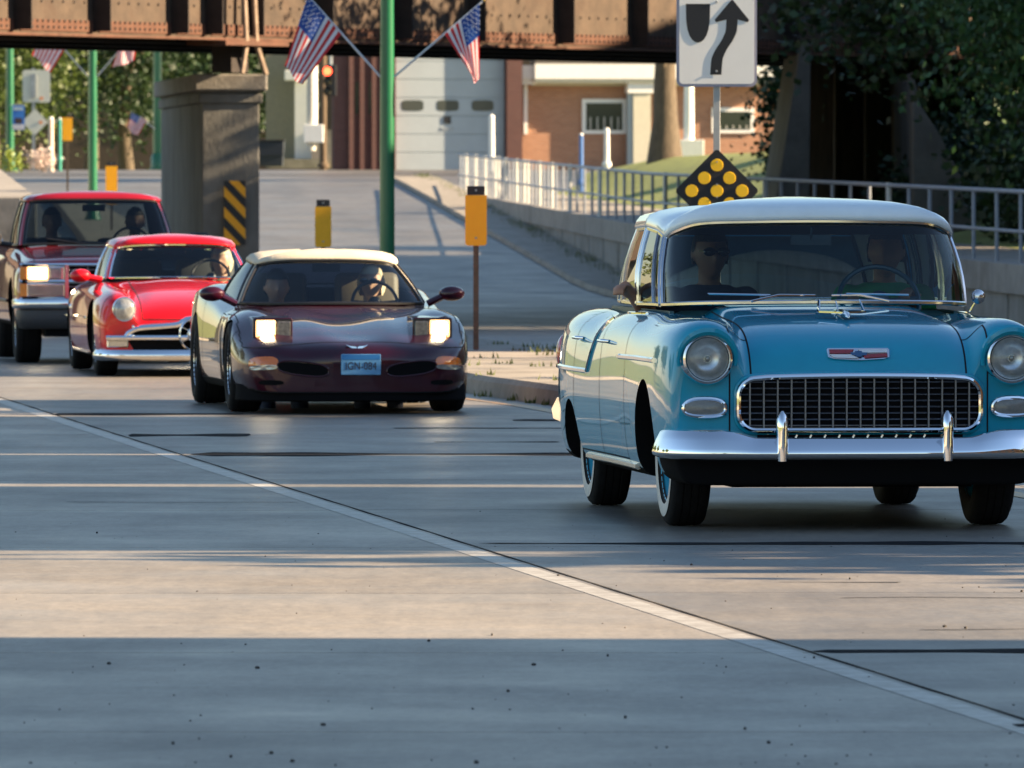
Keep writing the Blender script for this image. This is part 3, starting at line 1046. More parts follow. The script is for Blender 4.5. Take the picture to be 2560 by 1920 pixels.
for i, (x, yy, h, r, zc, n) in enumerate([(15.5, 40.9, 8.5, 0.9, 0.6, 700), (17.0, 67.8, 9.5, 2.6, 0.55, 6000), (16.0, 72.0, 7.5, 2.2, 0.55, 1900), (18.0, 77.2, 8, 2.4, 0.5, 2600), (16.5, 81.5, 8, 2.2, 0.5, 2400), (15.4, 38.6, 6.0, 0.9, 0.7, 260)]):  # unseen trees added to shade the road and break sunlight into streaks
    tree(['street tree by the sunny gap between the shops', 'street tree at the shop corner', 'thin street tree by the right kerb', 'thick street tree by the right kerb', 'street tree near the warehouse', 'sapling by the right kerb'][i],
         (x, yy, -0.1), h, [((0, 0, h * zc), (r, r, h * 0.42)), ((0.3, 0.5, h * zc * 0.5), (r * .7, r * .7, h * 0.25))], n, 0.42, LEAF, 0.16, seed=100 + i, group='street trees on the right')
for i, (x, yy, h, r) in enumerate([(13, 163, 8, 3.0), (14, 176, 6, 2.2), (13, 184, 5.0, 1.8), (14, 199, 6, 2.2), (15, 214, 5.2, 2.0), (15, 226, 6, 2.2)]):  # unseen bank trees added to shade the abutment and the far road
    tree(['bank tree behind the abutment', 'bank tree above the abutment', 'bushy tree on the bank', 'round tree on the bank above the lawn', 'low tree on the lawn edge', 'leafy tree on the lawn edge'][i],
         (x, yy, gz(x, yy)), h, [((0, 0, h * 0.55), (r, r, h * 0.42))], 1500, 0.45, LEAF, 0.18, seed=120 + i, group='trees on the right bank')

# ================================================================== FAR BUILDINGS
def brick_mat(name, c1, c2, mortar, scale=1.0):
    m = bpy.data.materials.new(name)
    t, b = nodes_of(m)
    tc = t.nodes.new('ShaderNodeTexCoord')
    sp_ = t.nodes.new('ShaderNodeSeparateXYZ')
    cb = t.nodes.new('ShaderNodeCombineXYZ')
    t.links.new(tc.outputs['Object'], sp_.inputs[0])
    t.links.new(sp_.outputs[0], cb.inputs[0])
    t.links.new(sp_.outputs[2], cb.inputs[1])
    br_ = t.nodes.new('ShaderNodeTexBrick')
    br_.inputs['Scale'].default_value = 1.0
    br_.inputs['Brick Width'].default_value = 0.22
    br_.inputs['Row Height'].default_value = 0.075
    br_.inputs['Mortar Size'].default_value = 0.008
    br_.inputs['Color1'].default_value = (*c1, 1)
    br_.inputs['Color2'].default_value = (*c2, 1)
    br_.inputs['Mortar'].default_value = (*mortar, 1)
    t.links.new(cb.outputs[0], br_.inputs['Vector'])
    t.links.new(br_.outputs[0], b.inputs['Base Color'])
    b.inputs['Roughness'].default_value = 0.9
    return m
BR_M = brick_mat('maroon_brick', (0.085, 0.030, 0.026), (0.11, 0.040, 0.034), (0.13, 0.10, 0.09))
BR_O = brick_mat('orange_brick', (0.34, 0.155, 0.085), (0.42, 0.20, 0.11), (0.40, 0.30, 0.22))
DOORW = mat('garage_door_paint', (0.36, 0.41, 0.44), 0.5, var=0.05, scale=2)  # white door; its bluish shade is put into the colour
WPAINT = mat('white_paint', (0.80, 0.79, 0.74), 0.5, var=0.05)
CREAM = mat('cream_paint', (0.55, 0.52, 0.40), 0.6, var=0.06)
DGLASS = mat('dark_window_glass', (0.035, 0.045, 0.035), 0.08)
K = F / 300.0
def U(u):
    return (u - 1280) / K
def Z(v):
    return CAMZ + (HV - v) / K - 2.03
fs = thing('fire_station', 'brick building with a tall white garage door beyond the bridge', 'building', (0, 300, 2.03), radians(9.0))
def fb(u0, u1, v0, v1, y0, y1, nm, m, parent=fs, bev=0.0):
    return MB().box(((U(u0) + U(u1)) / 2, (y0 + y1) / 2, (Z(v0) + Z(v1)) / 2), (U(u1) - U(u0), y1 - y0, Z(v0) - Z(v1))).build(nm, m, parent, smooth=0, bevel=bev)
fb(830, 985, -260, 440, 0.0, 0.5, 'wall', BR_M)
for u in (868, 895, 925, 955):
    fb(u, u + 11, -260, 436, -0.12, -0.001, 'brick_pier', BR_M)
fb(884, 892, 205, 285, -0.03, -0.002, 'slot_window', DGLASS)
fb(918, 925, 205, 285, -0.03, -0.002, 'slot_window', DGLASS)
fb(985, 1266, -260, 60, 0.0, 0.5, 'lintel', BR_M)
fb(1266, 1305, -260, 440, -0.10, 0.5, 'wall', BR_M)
gd = fb(986, 1265, 62, 427, 0.34, 0.40, 'garage_door', DOORW)
# garage door sections as pieces
nsec = 8
for i in range(nsec):
    v0 = lerp(62, 427, i / nsec)
    v1 = lerp(62, 427, (i + 1) / nsec)
    fb(987, 1264, v0 + 0.8, v1 - 0.8, 0.31, 0.339, 'door_section', DOORW, gd, 0.01)
for u in (1032.5, 1121.5, 1209.5):
    hw_, hh_ = 28 / K, 13.5 / K
    po = []
    for k in range(24):
        a = 2 * pi * k / 24
        cx, cz = cos(a), sin(a)
        ex = hw_ * math.copysign(abs(cx) ** 0.45, cx)
        ez = hh_ * math.copysign(abs(cz) ** 0.45, cz)
        po.append((U(u) + ex, 0.309, Z(264) + ez))
    MB().prism([(p[0], 0.300, p[2]) for p in po], (0, 0.008, 0)).build('door_window', mat('door_window_glass', (0.06, 0.07, 0.065), 0.1), gd, smooth=0)
fb(1111, 1129, 291, 309, 0.28, 0.309, 'door_plate', BLACK, gd)
fb(1104, 1136, 318, 326, 0.29, 0.309, 'door_handle', STEEL, gd)
fb(970, 986, 62, 436, -0.06, 0.3, 'door_jamb', BR_M)
# low wing with eave
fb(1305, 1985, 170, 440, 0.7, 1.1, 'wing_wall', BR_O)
fb(1338, 1990, 160, 197, -0.05, 0.10, 'fascia', WPAINT)
fb(1338, 1990, 197, 206, 0.0, 0.70, 'soffit', CREAM)
fb(1338, 1990, 206, 214, 0.55, 0.70, 'frieze', CREAM)
fb(1338, 1990, 120, 160, 0.0, 1.0, 'roof', mat('grey_roof', (0.12, 0.11, 0.10), 0.9))
fb(1303, 1340, 163, 197, 0.25, 0.55, 'gutter', WPAINT)
fb(1300, 1345, 197, 211, 0.35, 0.69, 'gutter', WPAINT)
fb(1318, 1327, 212, 335, 0.60, 0.69, 'downspout', WPAINT)
for (u0, u1, v0, v1) in ((1466, 1578, 247, 334), (1796, 1905, 268, 332)):
    wn = fb(u0, u1, v0, v1, 0.62, 0.699, 'window', WPAINT)
    fb(u0 + 10, u1 - 10, v0 + 10, v1 - 9, 0.605, 0.619, 'pane', DGLASS, wn)
    for k in range(5):
        uu = lerp(u0 + 12, u1 - 12, (k + 0.5) / 5)
        fb(uu - 1.2, uu + 1.2, v0 + 45, v1 - 10, 0.598, 0.604, 'window_bar', PALE, wn)
fb(1576, 1590, 212, 440, 0.2, 0.45, 'corner_post', mat('grey_paint', (0.34, 0.38, 0.38), 0.6))
fb(1590, 1634, 215, 440, 0.15, 0.69, 'porch_panel', CREAM)
fb(1575, 1640, 206, 232, 0.1, 0.69, 'porch_cap', WPAINT)
# white service building left of it
wb = thing('service_building', 'small white building with a tan shaded side behind the bridge pier', 'building', (0, 312, 2.03))
def wbx(u0, u1, v0, v1, y0, y1, nm, m, bev=0.0):
    return fb(u0, u1, v0, v1, y0, y1, nm, m, wb, bev)
wbx(640, 716, 100, 420, 0, 3, 'wall', mat('tan_wall', (0.24, 0.22, 0.16), 0.8, var=0.1))  # side of the white building, its shade put into a tan colour
wbx(716, 770, 100, 405, -0.4, 2.6, 'bay', WPAINT)
wbx(690, 742, 165, 192, -0.7, -0.41, 'awning', WPAINT, 0.03)
wbx(760, 812, 320, 420, -0.8, -0.41, 'planter', KERBM)
wbx(650, 800, 395, 420, -1.5, -0.81, 'step', KERBM)
# made-up dumpster beside it in place of a dark parked car
a = P(678, 418, 306)
dm = thing('dumpster', 'dark navy steel dumpster by the white service building', 'dumpster', (a.x, 306, 2.03))
NAVY = mat('navy_paint', (0.012, 0.018, 0.035), 0.5)
MB().prism([(-0.36, 0, 0.12), (0.36, 0, 0.12), (0.40, 0, 0.75), (0.40, 0, 0.92), (-0.40, 0, 0.92), (-0.40, 0, 0.75)], (0, 1.4, 0)).build('bin', NAVY, dm, smooth=0, bevel=0.02)
MB().box((0, 0.7, 0.95), (0.86, 1.46, 0.05)).build('lid', BLACK, dm, smooth=0, bevel=0.01)
MB().box((0, -0.02, 0.5), (0.80, 0.04, 0.06)).build('rib', NAVY, dm, smooth=0)

# ---- poles, posts and signals far behind
def pole(label, u, v0, v1, D, w_px, m, name='utility_pole', cat='pole', extra=None):
    a, b = P(u, v1, D), P(u, v0, D)
    r = w_px * D / F / 2
    t = thing(name, label, cat, (a.x, D, a.z))
    h = b.z - a.z
    MB().tube([(0, 0, -0.3), (0, 0, h * 0.5), (0, 0, h)], [r * 1.08, r, r * 0.92], 14).build('shaft', m, t)
    MB().lathe([(0, r * 1.08), (0, r * 1.7), (0.10, r * 1.6), (0.14, r * 1.1)], axis='Z', n=14).build('base', m, t)
    if extra:
        extra(t, h, r)
    return t
def cap_extra(t, h, r):
    MB().lathe([(0, r), (r * 0.6, r * 0.8), (r * 1.0, 0.001)], (0, 0, h), 'Z', 14).build('cap', WPAINT, t)
def pedestal(t, h, r):
    MB().box((r * 0.6, -r, 0.22), (r * 4.5, r * 3, 0.55)).build('pedestal', WPAINT, t, smooth=0, bevel=0.02)
pole('sunlit grey signal pole with a knobbly foot by the white building', 778, -120, 352, 290, 22, mat('weathered_pole', (0.50, 0.48, 0.42), 0.6, var=0.15), extra=pedestal)
pole('brown wooden utility pole beside the maroon brick wall', 808, -200, 418, 296, 17, mat('pole_wood', (0.11, 0.075, 0.045), 0.9, var=0.3, stretch=(4, 4, 0.5)))
pole('white metal pole with a square pedestal right of the broad tree', 1722, 170, 392, 280, 26, WPAINT, extra=pedestal)
pole('tall white marker post in front of the garage door', 1229, 293, 402, 276, 15, WPAINT, 'marker_post', 'post', cap_extra)
pole('short white marker post below the barred window', 1517, 326, 415, 278, 14, WPAINT, 'marker_post', 'post', cap_extra)
pole('thin blue post standing on the lawn', 1453, 338, 462, 240, 11, mat('blue_paint', (0.06, 0.16, 0.42), 0.5), 'blue_post', 'post', cap_extra)
# traffic signal with its red lamp
a = P(822, 178, 288)
ts = thing('traffic_signal', 'black traffic signal showing a red light beside the maroon wall', 'traffic light', a)
MB().box((0.06, 0.12, -0.28), (0.34, 0.2, 0.95)).build('housing', BLACK, ts, smooth=0, bevel=0.03)
REDL = mat('red_lens', (0.6, 0.02, 0.01), 0.3, emit=((1.0, 0.06, 0.02), 3.0))
DARKL = mat('dark_lens', (0.03, 0.03, 0.02), 0.2)
for i in range(3):
    ln = MB().ellipsoid((-0.04, 0.0, -0.30 * i), (0.125, 0.06, 0.125), 14, 8).build('lens', REDL if i == 0 else DARKL, ts)
    pts = [(-0.04 + 0.14 * cos(t), -0.0, -0.30 * i + 0.14 * sin(t)) for t in [pi * k / 10 for k in range(11)]]
    vis = MB().grid([[p for p in pts], [(p[0], -0.16, p[2]) for p in pts]])
    vis.build('visor', BLACK, ln)
MB().tube([(0.06, 0.25, 0.2), (0.06, 0.25, 1.6), (1.5, 0.3, 1.7)], 0.05, 8).build('mast_arm', STEEL, ts)

# ---- green lamp posts with flags
GREEN = mat('green_pole_paint', (0.008, 0.13, 0.055), 0.35, coat=0.3, var=0.12, scale=3)
FL_R = mat('flag_red', (0.55, 0.03, 0.035), 0.75, trans=0.35)
FL_W = mat('flag_white', (0.72, 0.72, 0.76), 0.75, trans=0.35)
FL_B = mat('flag_blue', (0.02, 0.07, 0.30), 0.75, trans=0.3)
def flag(label, D, c_ht, c_hb, c_fb, c_ft, staff_end, seed, group, waves=2.2, amp=0.05):
    """corners in photograph pixels: hoist top, hoist bottom, fly bottom, fly top; staff_end: where the staff meets the pole"""
    org = P(*staff_end, D)
    t = thing('flag', label, 'flag', org, 0, group)
    A, B, C_, E = [P(*c, D) - org for c in (c_ht, c_hb, c_fb, c_ft)]
    nu, nv = 26, 26
    rows = []
    for i in range(nv + 1):
        b = i / nv
        r = []
        for k in range(nu + 1):
            a = k / nu
            p = A.lerp(E, a).lerp(B.lerp(C_, a), b)
            dy = amp * a ** 0.7 * sin(a * waves * 2.1 + b * waves * 3.4 + seed) + 0.04 * a * sin(b * 7 + seed * 2)
            sag = 0.03 * a * sin(b * 5 + seed)
            r.append(p + Vector((0.5 * sag, dy - 0.02, sag)))
        rows.append(r)
    mb = MB()
    idx = {}
    for i in range(nv):
        for k in range(nu):
            st = i // 2
            mi = 2 if (st < 7 and k < nu * 0.4) else (0 if st % 2 == 0 else 1)
            mb.add([rows[i][k], rows[i][k + 1], rows[i + 1][k + 1], rows[i + 1][k]], [(0, 1, 2, 3)], mi)
    cl = mb.build('cloth', [FL_R, FL_W, FL_B], t, smooth=180)
    st = MB()
    def at(a, b):
        i, k = b * nv, a * nu
        return rows[int(i)][int(k)]
    for j in range(9):
        for k in range(6 if j % 2 == 0 else 5):
            a = (0.035 + (k + (0 if j % 2 == 0 else 0.5)) * 0.066)
            b = 0.03 + j * 0.055
            p = at(a, b) + Vector((0, -0.006, 0))
            s = 0.011
            st.add([p + Vector((s, 0, 0)), p + Vector((0, 0, s)), p + Vector((-s, 0, 0)), p + Vector((0, 0, -s))], [(0, 1, 2, 3)])
    st.build('stars', FL_W, cl, smooth=0)['kind'] = 'stuff'
    d = (A - Vector((0, 0, 0))).normalized()
    top = A + d * 0.06
    MB().tube([(0, 0, 0), top], [0.013, 0.010], 8).build('staff', mat('pale_staff', (0.62, 0.62, 0.66), 0.4), t)
    MB().ellipsoid(top, (0.018, 0.018, 0.018), 8, 6).build('finial', mat('gold', (0.6, 0.4, 0.12), 0.3, 0.8), t)
    return t
def lamp_post(label, u, D, zbase, r, h, group='green lamp posts on the median'):
    t = thing('lamp_post', label, 'lamp post', (P(u, 0, D).x, D, zbase), 0, group)
    MB().tube([(0, 0, -0.1), (0, 0, 2), (0, 0, h)], [r * 1.06, r, r * 0.72], 20).build('shaft', GREEN, t)
    MB().lathe([(0, r * 1.9), (0.05, r * 1.9), (0.10, r * 1.5), (0.45, r * 1.45), (0.55, r * 1.05)], axis='Z', n=20).build('base', GREEN, t)
    for s in (-1, 1):
        MB().tube([(0, 0, h - 0.3), (s * 0.5, 0, h + 0.25), (s * 1.4, 0, h + 0.3)], 0.04, 8).build('arm', GREEN, t)
        MB().box((s * 1.75, 0, h + 0.30), (0.75, 0.3, 0.14)).build('luminaire', GREEN, t, smooth=0, bevel=0.03)
    return t
lamp_post('green lamp post with two flags standing right of the striped pier', 968, 105, prof(105) + 0.15, 0.080, 8.0)
lamp_post('green lamp post seen beyond the pier above the pickup roof', 232, 215, prof(215) + 0.15, 0.100, 8.0)
lamp_post('teal lamp post at the far left kerb by the banner', 25, 285, 2.0, 0.12, 7.0)
lamp_post('teal lamp post just left of the pier by the distant flag', 394, 300, 2.0, 0.14, 7.0)
G5 = 'flags on the lamp posts'
flag('large flag on the left of the near green lamp post, held up and out', 105, (770, -10), (853, 86), (759, 208), (709, 172), (951, 192), 1.0, G5)
flag('folded flag hanging on the right of the near green lamp post', 105, (1199, 10), (1112, 86), (1182, 203), (1196, 200), (986, 192), 2.5, G5, waves=2.0, amp=0.05)
flag('flag on the left of the lamp post beyond the pier', 215, (108, 62), (166, 118), (128, 180), (80, 140), (219, 190), 0.4, G5)
flag('flag on the right of the lamp post beyond the pier', 215, (350, 68), (298, 122), (278, 172), (336, 150), (244, 190), 3.0, G5)
flag('small faded flag beside the teal lamp post left of the pier', 299.5, (330, 282), (368, 300), (345, 340), (318, 320), (388, 322), 1.9, G5)

# ---- delineators in the median
def delineator(label, u, vtop, vpan, vbase, D, w_px, black=True):
    r = w_px * D / F / 2
    b = P(u, vbase, D)
    t = thing('delineator', label, 'road marker', b, 0, 'yellow delineator panels on the median')
    zt, zp = P(u, vtop, D).z - b.z, P(u, vpan, D).z - b.z
    MB().box((0, 0.012, (zt - 0.1) / 2 - 0.1), (0.05, 0.018, zt + 0.1)).box((0, 0.028, zt / 2 - 0.15), (0.02, 0.02, zt)).build('post', mat('brown_steel_post', (0.13, 0.095, 0.06), 0.7, 0.3, var=0.3), t, smooth=0)
    zy = zt - (0.085 if black else 0.0)
    po = []
    cr_ = 0.03
    for (cx, cz, a0) in ((r - cr_, zy - 0.004, 0), (-r + cr_, zy - 0.004, 1), (-r + cr_, zp + cr_, 2), (r - cr_, zp + cr_, 3)):
        if a0 < 2:
            po.append((r if a0 == 0 else -r, -0.006, zy))
        else:
            for k in range(5):
                a = a0 * pi / 2 + k * pi / 8
                po.append((cx + cr_ * cos(a), -0.006, cz + cr_ * sin(a)))
    MB().prism(po, (0, 0.008, 0)).build('panel', YEL, t, smooth=0)
    if black:
        MB().box((0, -0.002, zt - 0.042), (2 * r * 0.82, 0.012, 0.084)).build('cap_plate', BLK, t, smooth=0, bevel=0.004)
    for zz in (zp + 0.07, zt - 0.04):
        MB().lathe([(-0.012, 0.001), (-0.012, 0.009), (0, 0.011)], (0, -0.004, zz), 'Y', 8).build('bolt', STEEL, t)
    return t
delineator('yellow delineator panel with a black top on a brown post beside the near kerb', 1190, 465, 614, 890, 88, 54)
delineator('yellow delineator panel with a black top half hidden by the maroon sports car roof', 808, 499, 618, 700, 118, 41)
delineator('yellow delineator panel just above the pickup truck roof', 279, 405, 512, 585, 207, 29)
delineator('yellow delineator panel without a black top beyond the pickup truck', 169, 294, 352, 470, 231, 25, False)

# ---- keep-right sign and dotted diamond
D = 73.0
kx_, kz = P(1791, 0, D).x, prof(D) + 0.15
kp = thing('sign_post', 'grey steel sign post rising behind the turquoise car', 'post', (kx_, D, kz))
ph = P(0, -30, D).z - kz
MB().box((0.003, 0.03, ph / 2 - 0.1), (0.052, 0.03, ph + 0.2)).build('post_channel', mat('post_grey', (0.42, 0.43, 0.42), 0.5, 0.3, var=0.1), kp, smooth=0, bevel=0.004)
SIGNW = mat('sign_white', (0.88, 0.87, 0.82), 0.45, var=0.03, scale=3)
SIGNG = mat('sign_edge', (0.33, 0.32, 0.40), 0.4, 0.3)
so = P(1791, 90, D)
sg = thing('keep_right_sign', 'white keep right sign with a black island symbol and curved arrow', 'sign', so)
def px_poly(pts, y_, th, m, nm, parent, org, D_=D):
    return MB().prism([P(u, v, D_) - org + Vector((0, y_, 0)) for u, v in pts], (0, th, 0)).build(nm, m, parent, smooth=0)
def rrect(u0, u1, v0, v1, r, n=6):
    out = []
    for (cx, cy, a0) in ((u1 - r, v1 - r, 0), (u0 + r, v1 - r, 1), (u0 + r, v0 + r, 2), (u1 - r, v0 + r, 3)):
        for k in range(n + 1):
            a = a0 * pi / 2 + k * pi / 2 / n
            out.append((cx + r * cos(a), cy + r * sin(a)))
    return out
px_poly(rrect(1691, 1892, -34, 217, 16), -0.004, 0.006, SIGNG, 'backing', sg, so)
px_poly(rrect(1698, 1885, -27, 210, 10), -0.0075, 0.003, SIGNW, 'face', sg, so)
isl = [(1714, 10), (1775, 10)]
for k in range(13):
    t = k / 12
    a = lerp(0.0, pi, t)
    isl.append((1744.5 + 30.5 * cos(a) ** 1 * (1 - 0.0), 10 + 97 * sin(a) ** 0.62))
px_poly(isl, -0.0105, 0.002, BLK, 'island_symbol', sg, so)
# arrow: head and S shaped shaft
px_poly([(1830, -2), (1872, 50), (1869, 56), (1843, 49), (1816, 49), (1790, 56), (1786, 50)], -0.0105, 0.002, BLK, 'arrow_head', sg, so)
cl_ = kf([(49, 1829.5), (75, 1828), (100, 1818), (125, 1802), (150, 1792), (188, 1789)])
sh = [(cl_(v) - 14, v) for v in range(47, 189, 7)]
sh2 = [(cl_(v) + 14, v) for v in range(47, 189, 7)]
mb = MB()
rows = [[P(a[0], a[1], D) - so + Vector((0, -0.0109, 0)), P(b[0], b[1], D) - so + Vector((0, -0.0109, 0))] for a, b in zip(sh, sh2)]
mb.grid(rows)
mb.build('arrow_shaft', BLK, sg, smooth=0)
for v in (5, 178):
    MB().lathe([(-0.016, 0.001), (-0.016, 0.008), (-0.008, 0.010)], P(1791, v, D) - so, 'Y', 8).build('bolt', STEEL, sg)
so2 = P(1792, 477, D)
dg = thing('diamond_marker', 'black diamond marker with rows of yellow reflector dots below the keep right sign', 'sign', so2)
R_ = 106 * D / F
MB().prism([(R_ * 0.04, -0.004, R_ * .96), (R_ * .96, -0.004, R_ * .04), (R_ * .96, -0.004, -R_ * .04), (R_ * .04, -0.004, -R_ * .96), (-R_ * .04, -0.004, -R_ * .96), (-R_ * .96, -0.004, -R_ * .04), (-R_ * .96, -0.004, R_ * .04), (-R_ * .04, -0.004, R_ * .96)], (0, 0.006, 0)).build('plate', BLK, dg, smooth=0)
for i in range(3):
    for k in range(3):
        du, dv = (i - k) * 31.5, (i + k - 2) * 32.0
        c = Vector((du * D / F, -0.004, -dv * D / F))
        MB().lathe([(-0.008, 0.001), (-0.008, 15.2 * D / F), (-0.0005, 15.8 * D / F)], c, 'Y', 24).build('reflector', mat('reflector_yellow', (0.95, 0.56, 0.01), 0.3, var=0.05), dg)
for dv in (-72, -16, 16):
    MB().lathe([(-0.012, 0.001), (-0.012, 0.006), (-0.005, 0.007)], (0, -0.004, -dv * D / F), 'Y', 8).build('bolt', STEEL, dg)

# ---- sign backs and street clutter at the far left
D = 288.0
base = 1.97
sx = P(84, 0, D).x
sp1 = thing('back_of_sign', 'pale square sign back above a diamond sign back on one steel post', 'sign', (sx, D, base))
MB().box((0, 0.03, (P(0, 170, D).z - base) / 2), (0.09, 0.04, P(0, 170, D).z - base)).build('post', STEEL, sp1, smooth=0)
SB = mat('sign_back_aluminium', (0.58, 0.59, 0.52), 0.5, 0.2, var=0.08)
def sbp(pts, nm):
    return MB().prism([P(u, v, D) - Vector((sx, D, base)) for u, v in pts], (0, 0.015, 0)).build(nm, SB, sp1, smooth=0)
sbp(rrect(57, 126, 175, 256, 6), 'square_panel')
sbp([(88, 272), (121, 305), (88, 338), (55, 305)], 'diamond_panel')
MB().box((0, -0.03, P(0, 215, D).z - base), (0.16, 0.05, P(0, 190, D).z - P(0, 250, D).z)).build('brace', STEEL, sp1, smooth=0)
ORD = mat('orange_dot', (0.7, 0.2, 0.02), 0.5)
MB().lathe([(-0.01, 0.001), (-0.01, 0.05), (0, 0.05)], P(104, 246, D) - Vector((sx, D, base)) + Vector((0, -0.005, 0)), 'Y', 12).build('sticker', ORD, sp1)
MB().lathe([(-0.01, 0.001), (-0.01, 0.05), (0, 0.05)], P(102, 306, D) - Vector((sx, D, base)) + Vector((0, -0.005, 0)), 'Y', 12).build('sticker', ORD, sp1)
bo = P(46, 325, 284.6)
bn = thing('banner', 'blue and white street banner hanging on the far left lamp post', 'banner', bo)
BNB = mat('banner_blue', (0.03, 0.16, 0.50), 0.7)
def bnp(u0, u1, v0, v1, y_, nm, m, par=None):
    a, b = P(u0, v1, 284.6) - bo, P(u1, v0, 284.6) - bo
    return MB().box(((a.x + b.x) / 2, y_, (a.z + b.z) / 2), (b.x - a.x, 0.008, b.z - a.z)).build(nm, m, par or bn, smooth=0)
bnp(31, 62, 264, 325, 0, 'cloth', BNB)
bnp(32, 61, 311, 324, -0.012, 'white_band', FL_W)
bnp(38, 56, 295, 309, -0.012, 'picture_patch', mat('banner_dark', (0.05, 0.03, 0.03), 0.7))
bnp(34, 58, 268, 276, -0.012, 'light_patch', mat('banner_pale', (0.35, 0.45, 0.5), 0.7))
bnp(26, 63, 261, 264, 0.0, 'rod', STEEL)
pole('white and orange lit bollard post on the far pavement', 128, 298, 402, 286, 13, mat('peach_paint', (0.75, 0.58, 0.45), 0.6), 'bollard_post', 'post', cap_extra)  # white post; the warm sun on it is put into the colour
pole('thin teal post beside the bollard on the far pavement', 150, 298, 402, 287, 8, mat('teal_paint', (0.03, 0.30, 0.22), 0.5), 'teal_post', 'post', cap_extra)
TEAL = MATS['teal_paint']
def bench(label, u, v, D):
    a = P(u, v, D)
    t = thing('bench', label, 'bench', (a.x, D, 2.0))
    for zz in (0.42,):
        for k in range(3):
            MB().box((0, -0.15 + 0.15 * k, zz), (1.5, 0.12, 0.04)).build('seat_slat', TEAL, t, smooth=0)
    for k in range(2):
        MB().box((0, 0.24, 0.62 + 0.16 * k), (1.5, 0.04, 0.12)).build('back_slat', TEAL, t, smooth=0)
    for s in (-0.6, 0.6):
        MB().box((s, 0.02, 0.2), (0.06, 0.4, 0.4)).build('leg', TEAL, t, smooth=0)
    return t
def shrub(label, u, v, D, r, m, n, seed):
    a = P(u, v, D)
    return tree(label, (a.x, D, 2.0), 0.3, [((0, 0, 0.30), (r, r, 0.3))], n, 0.10, m, 0.03, seed=seed, name='shrub', limbs=3, cat='shrub')
shrub('bright lime green shrub at the far left kerb', 22, 398, 283, 0.42, leaf_mat('lime', (0.14, 0.20, 0.02), (0.26, 0.31, 0.04)), 300, 5)
shrub('pale pink flower planting by the far pavement', 107, 396, 284, 0.28, leaf_mat('pinkish', (0.6, 0.45, 0.40), (0.75, 0.65, 0.55)), 350, 6)
# a dark building mass behind the trees
hb = thing('distant_building', 'dim brick building behind the street trees', 'building', (-16, 372, 2.0))
MB().box((0, 0, 5), (34, 6, 10)).build('wall', mat('dim_brick', (0.07, 0.05, 0.04), 0.9, var=0.2), hb, smooth=0)
for k in range(8):
    wn = MB().box((-14 + 4 * k, -3.02, 3.0), (1.4, 0.06, 1.9)).build('window', DGLASS, hb, smooth=0)
    MB().box((-14 + 4 * k, -3.05, 1.98), (1.6, 0.12, 0.12)).build('sill', PALE, wn, smooth=0)
MB().box((0, 0, 10.1), (34.4, 6.4, 0.3)).build('cornice', PALE, hb, smooth=0)

# ================================================================== CARS
def paint(name, col, metal=0.0, rough=0.3):
    return mat(name, col, rough, metal, coat=1.0, var=0.05, scale=5, spec=0.12)
LIT = mat('lit_headlight', (1, 0.95, 0.85), 0.2, emit=((1.0, 0.80, 0.50), 14.0))
LITRIM = mat('warm_lit_lens', (1, .8, .5), .2, emit=((1.0, 0.50, 0.16), 0.75))
DIMLENS = mat('dim_lens', (.16, .15, .14), .2, .2, coat=1.0, var=.4, scale=40)
LENS_G = mat('clear_lens', (0.36, 0.37, 0.36), 0.12, 0.35, coat=1.0, var=0.35, scale=30)
AMBER = mat('amber_lens', (0.75, 0.17, 0.015), 0.2, coat=1.0)
REDLENS = mat('red_tail_lens', (0.5, 0.015, 0.01), 0.15, coat=1.0)
GREYLENS = mat('grey_lens', (0.20, 0.20, 0.19), 0.3, coat=0.5, var=0.15, scale=60)
DCHROME = mat('dark_grille_chrome', (0.16, 0.17, 0.20), 0.3, 0.8)  # chrome darkened so that its shaded reflections sit in the colour
INT_D = mat('dark_interior', (0.025, 0.027, 0.03), 0.8)

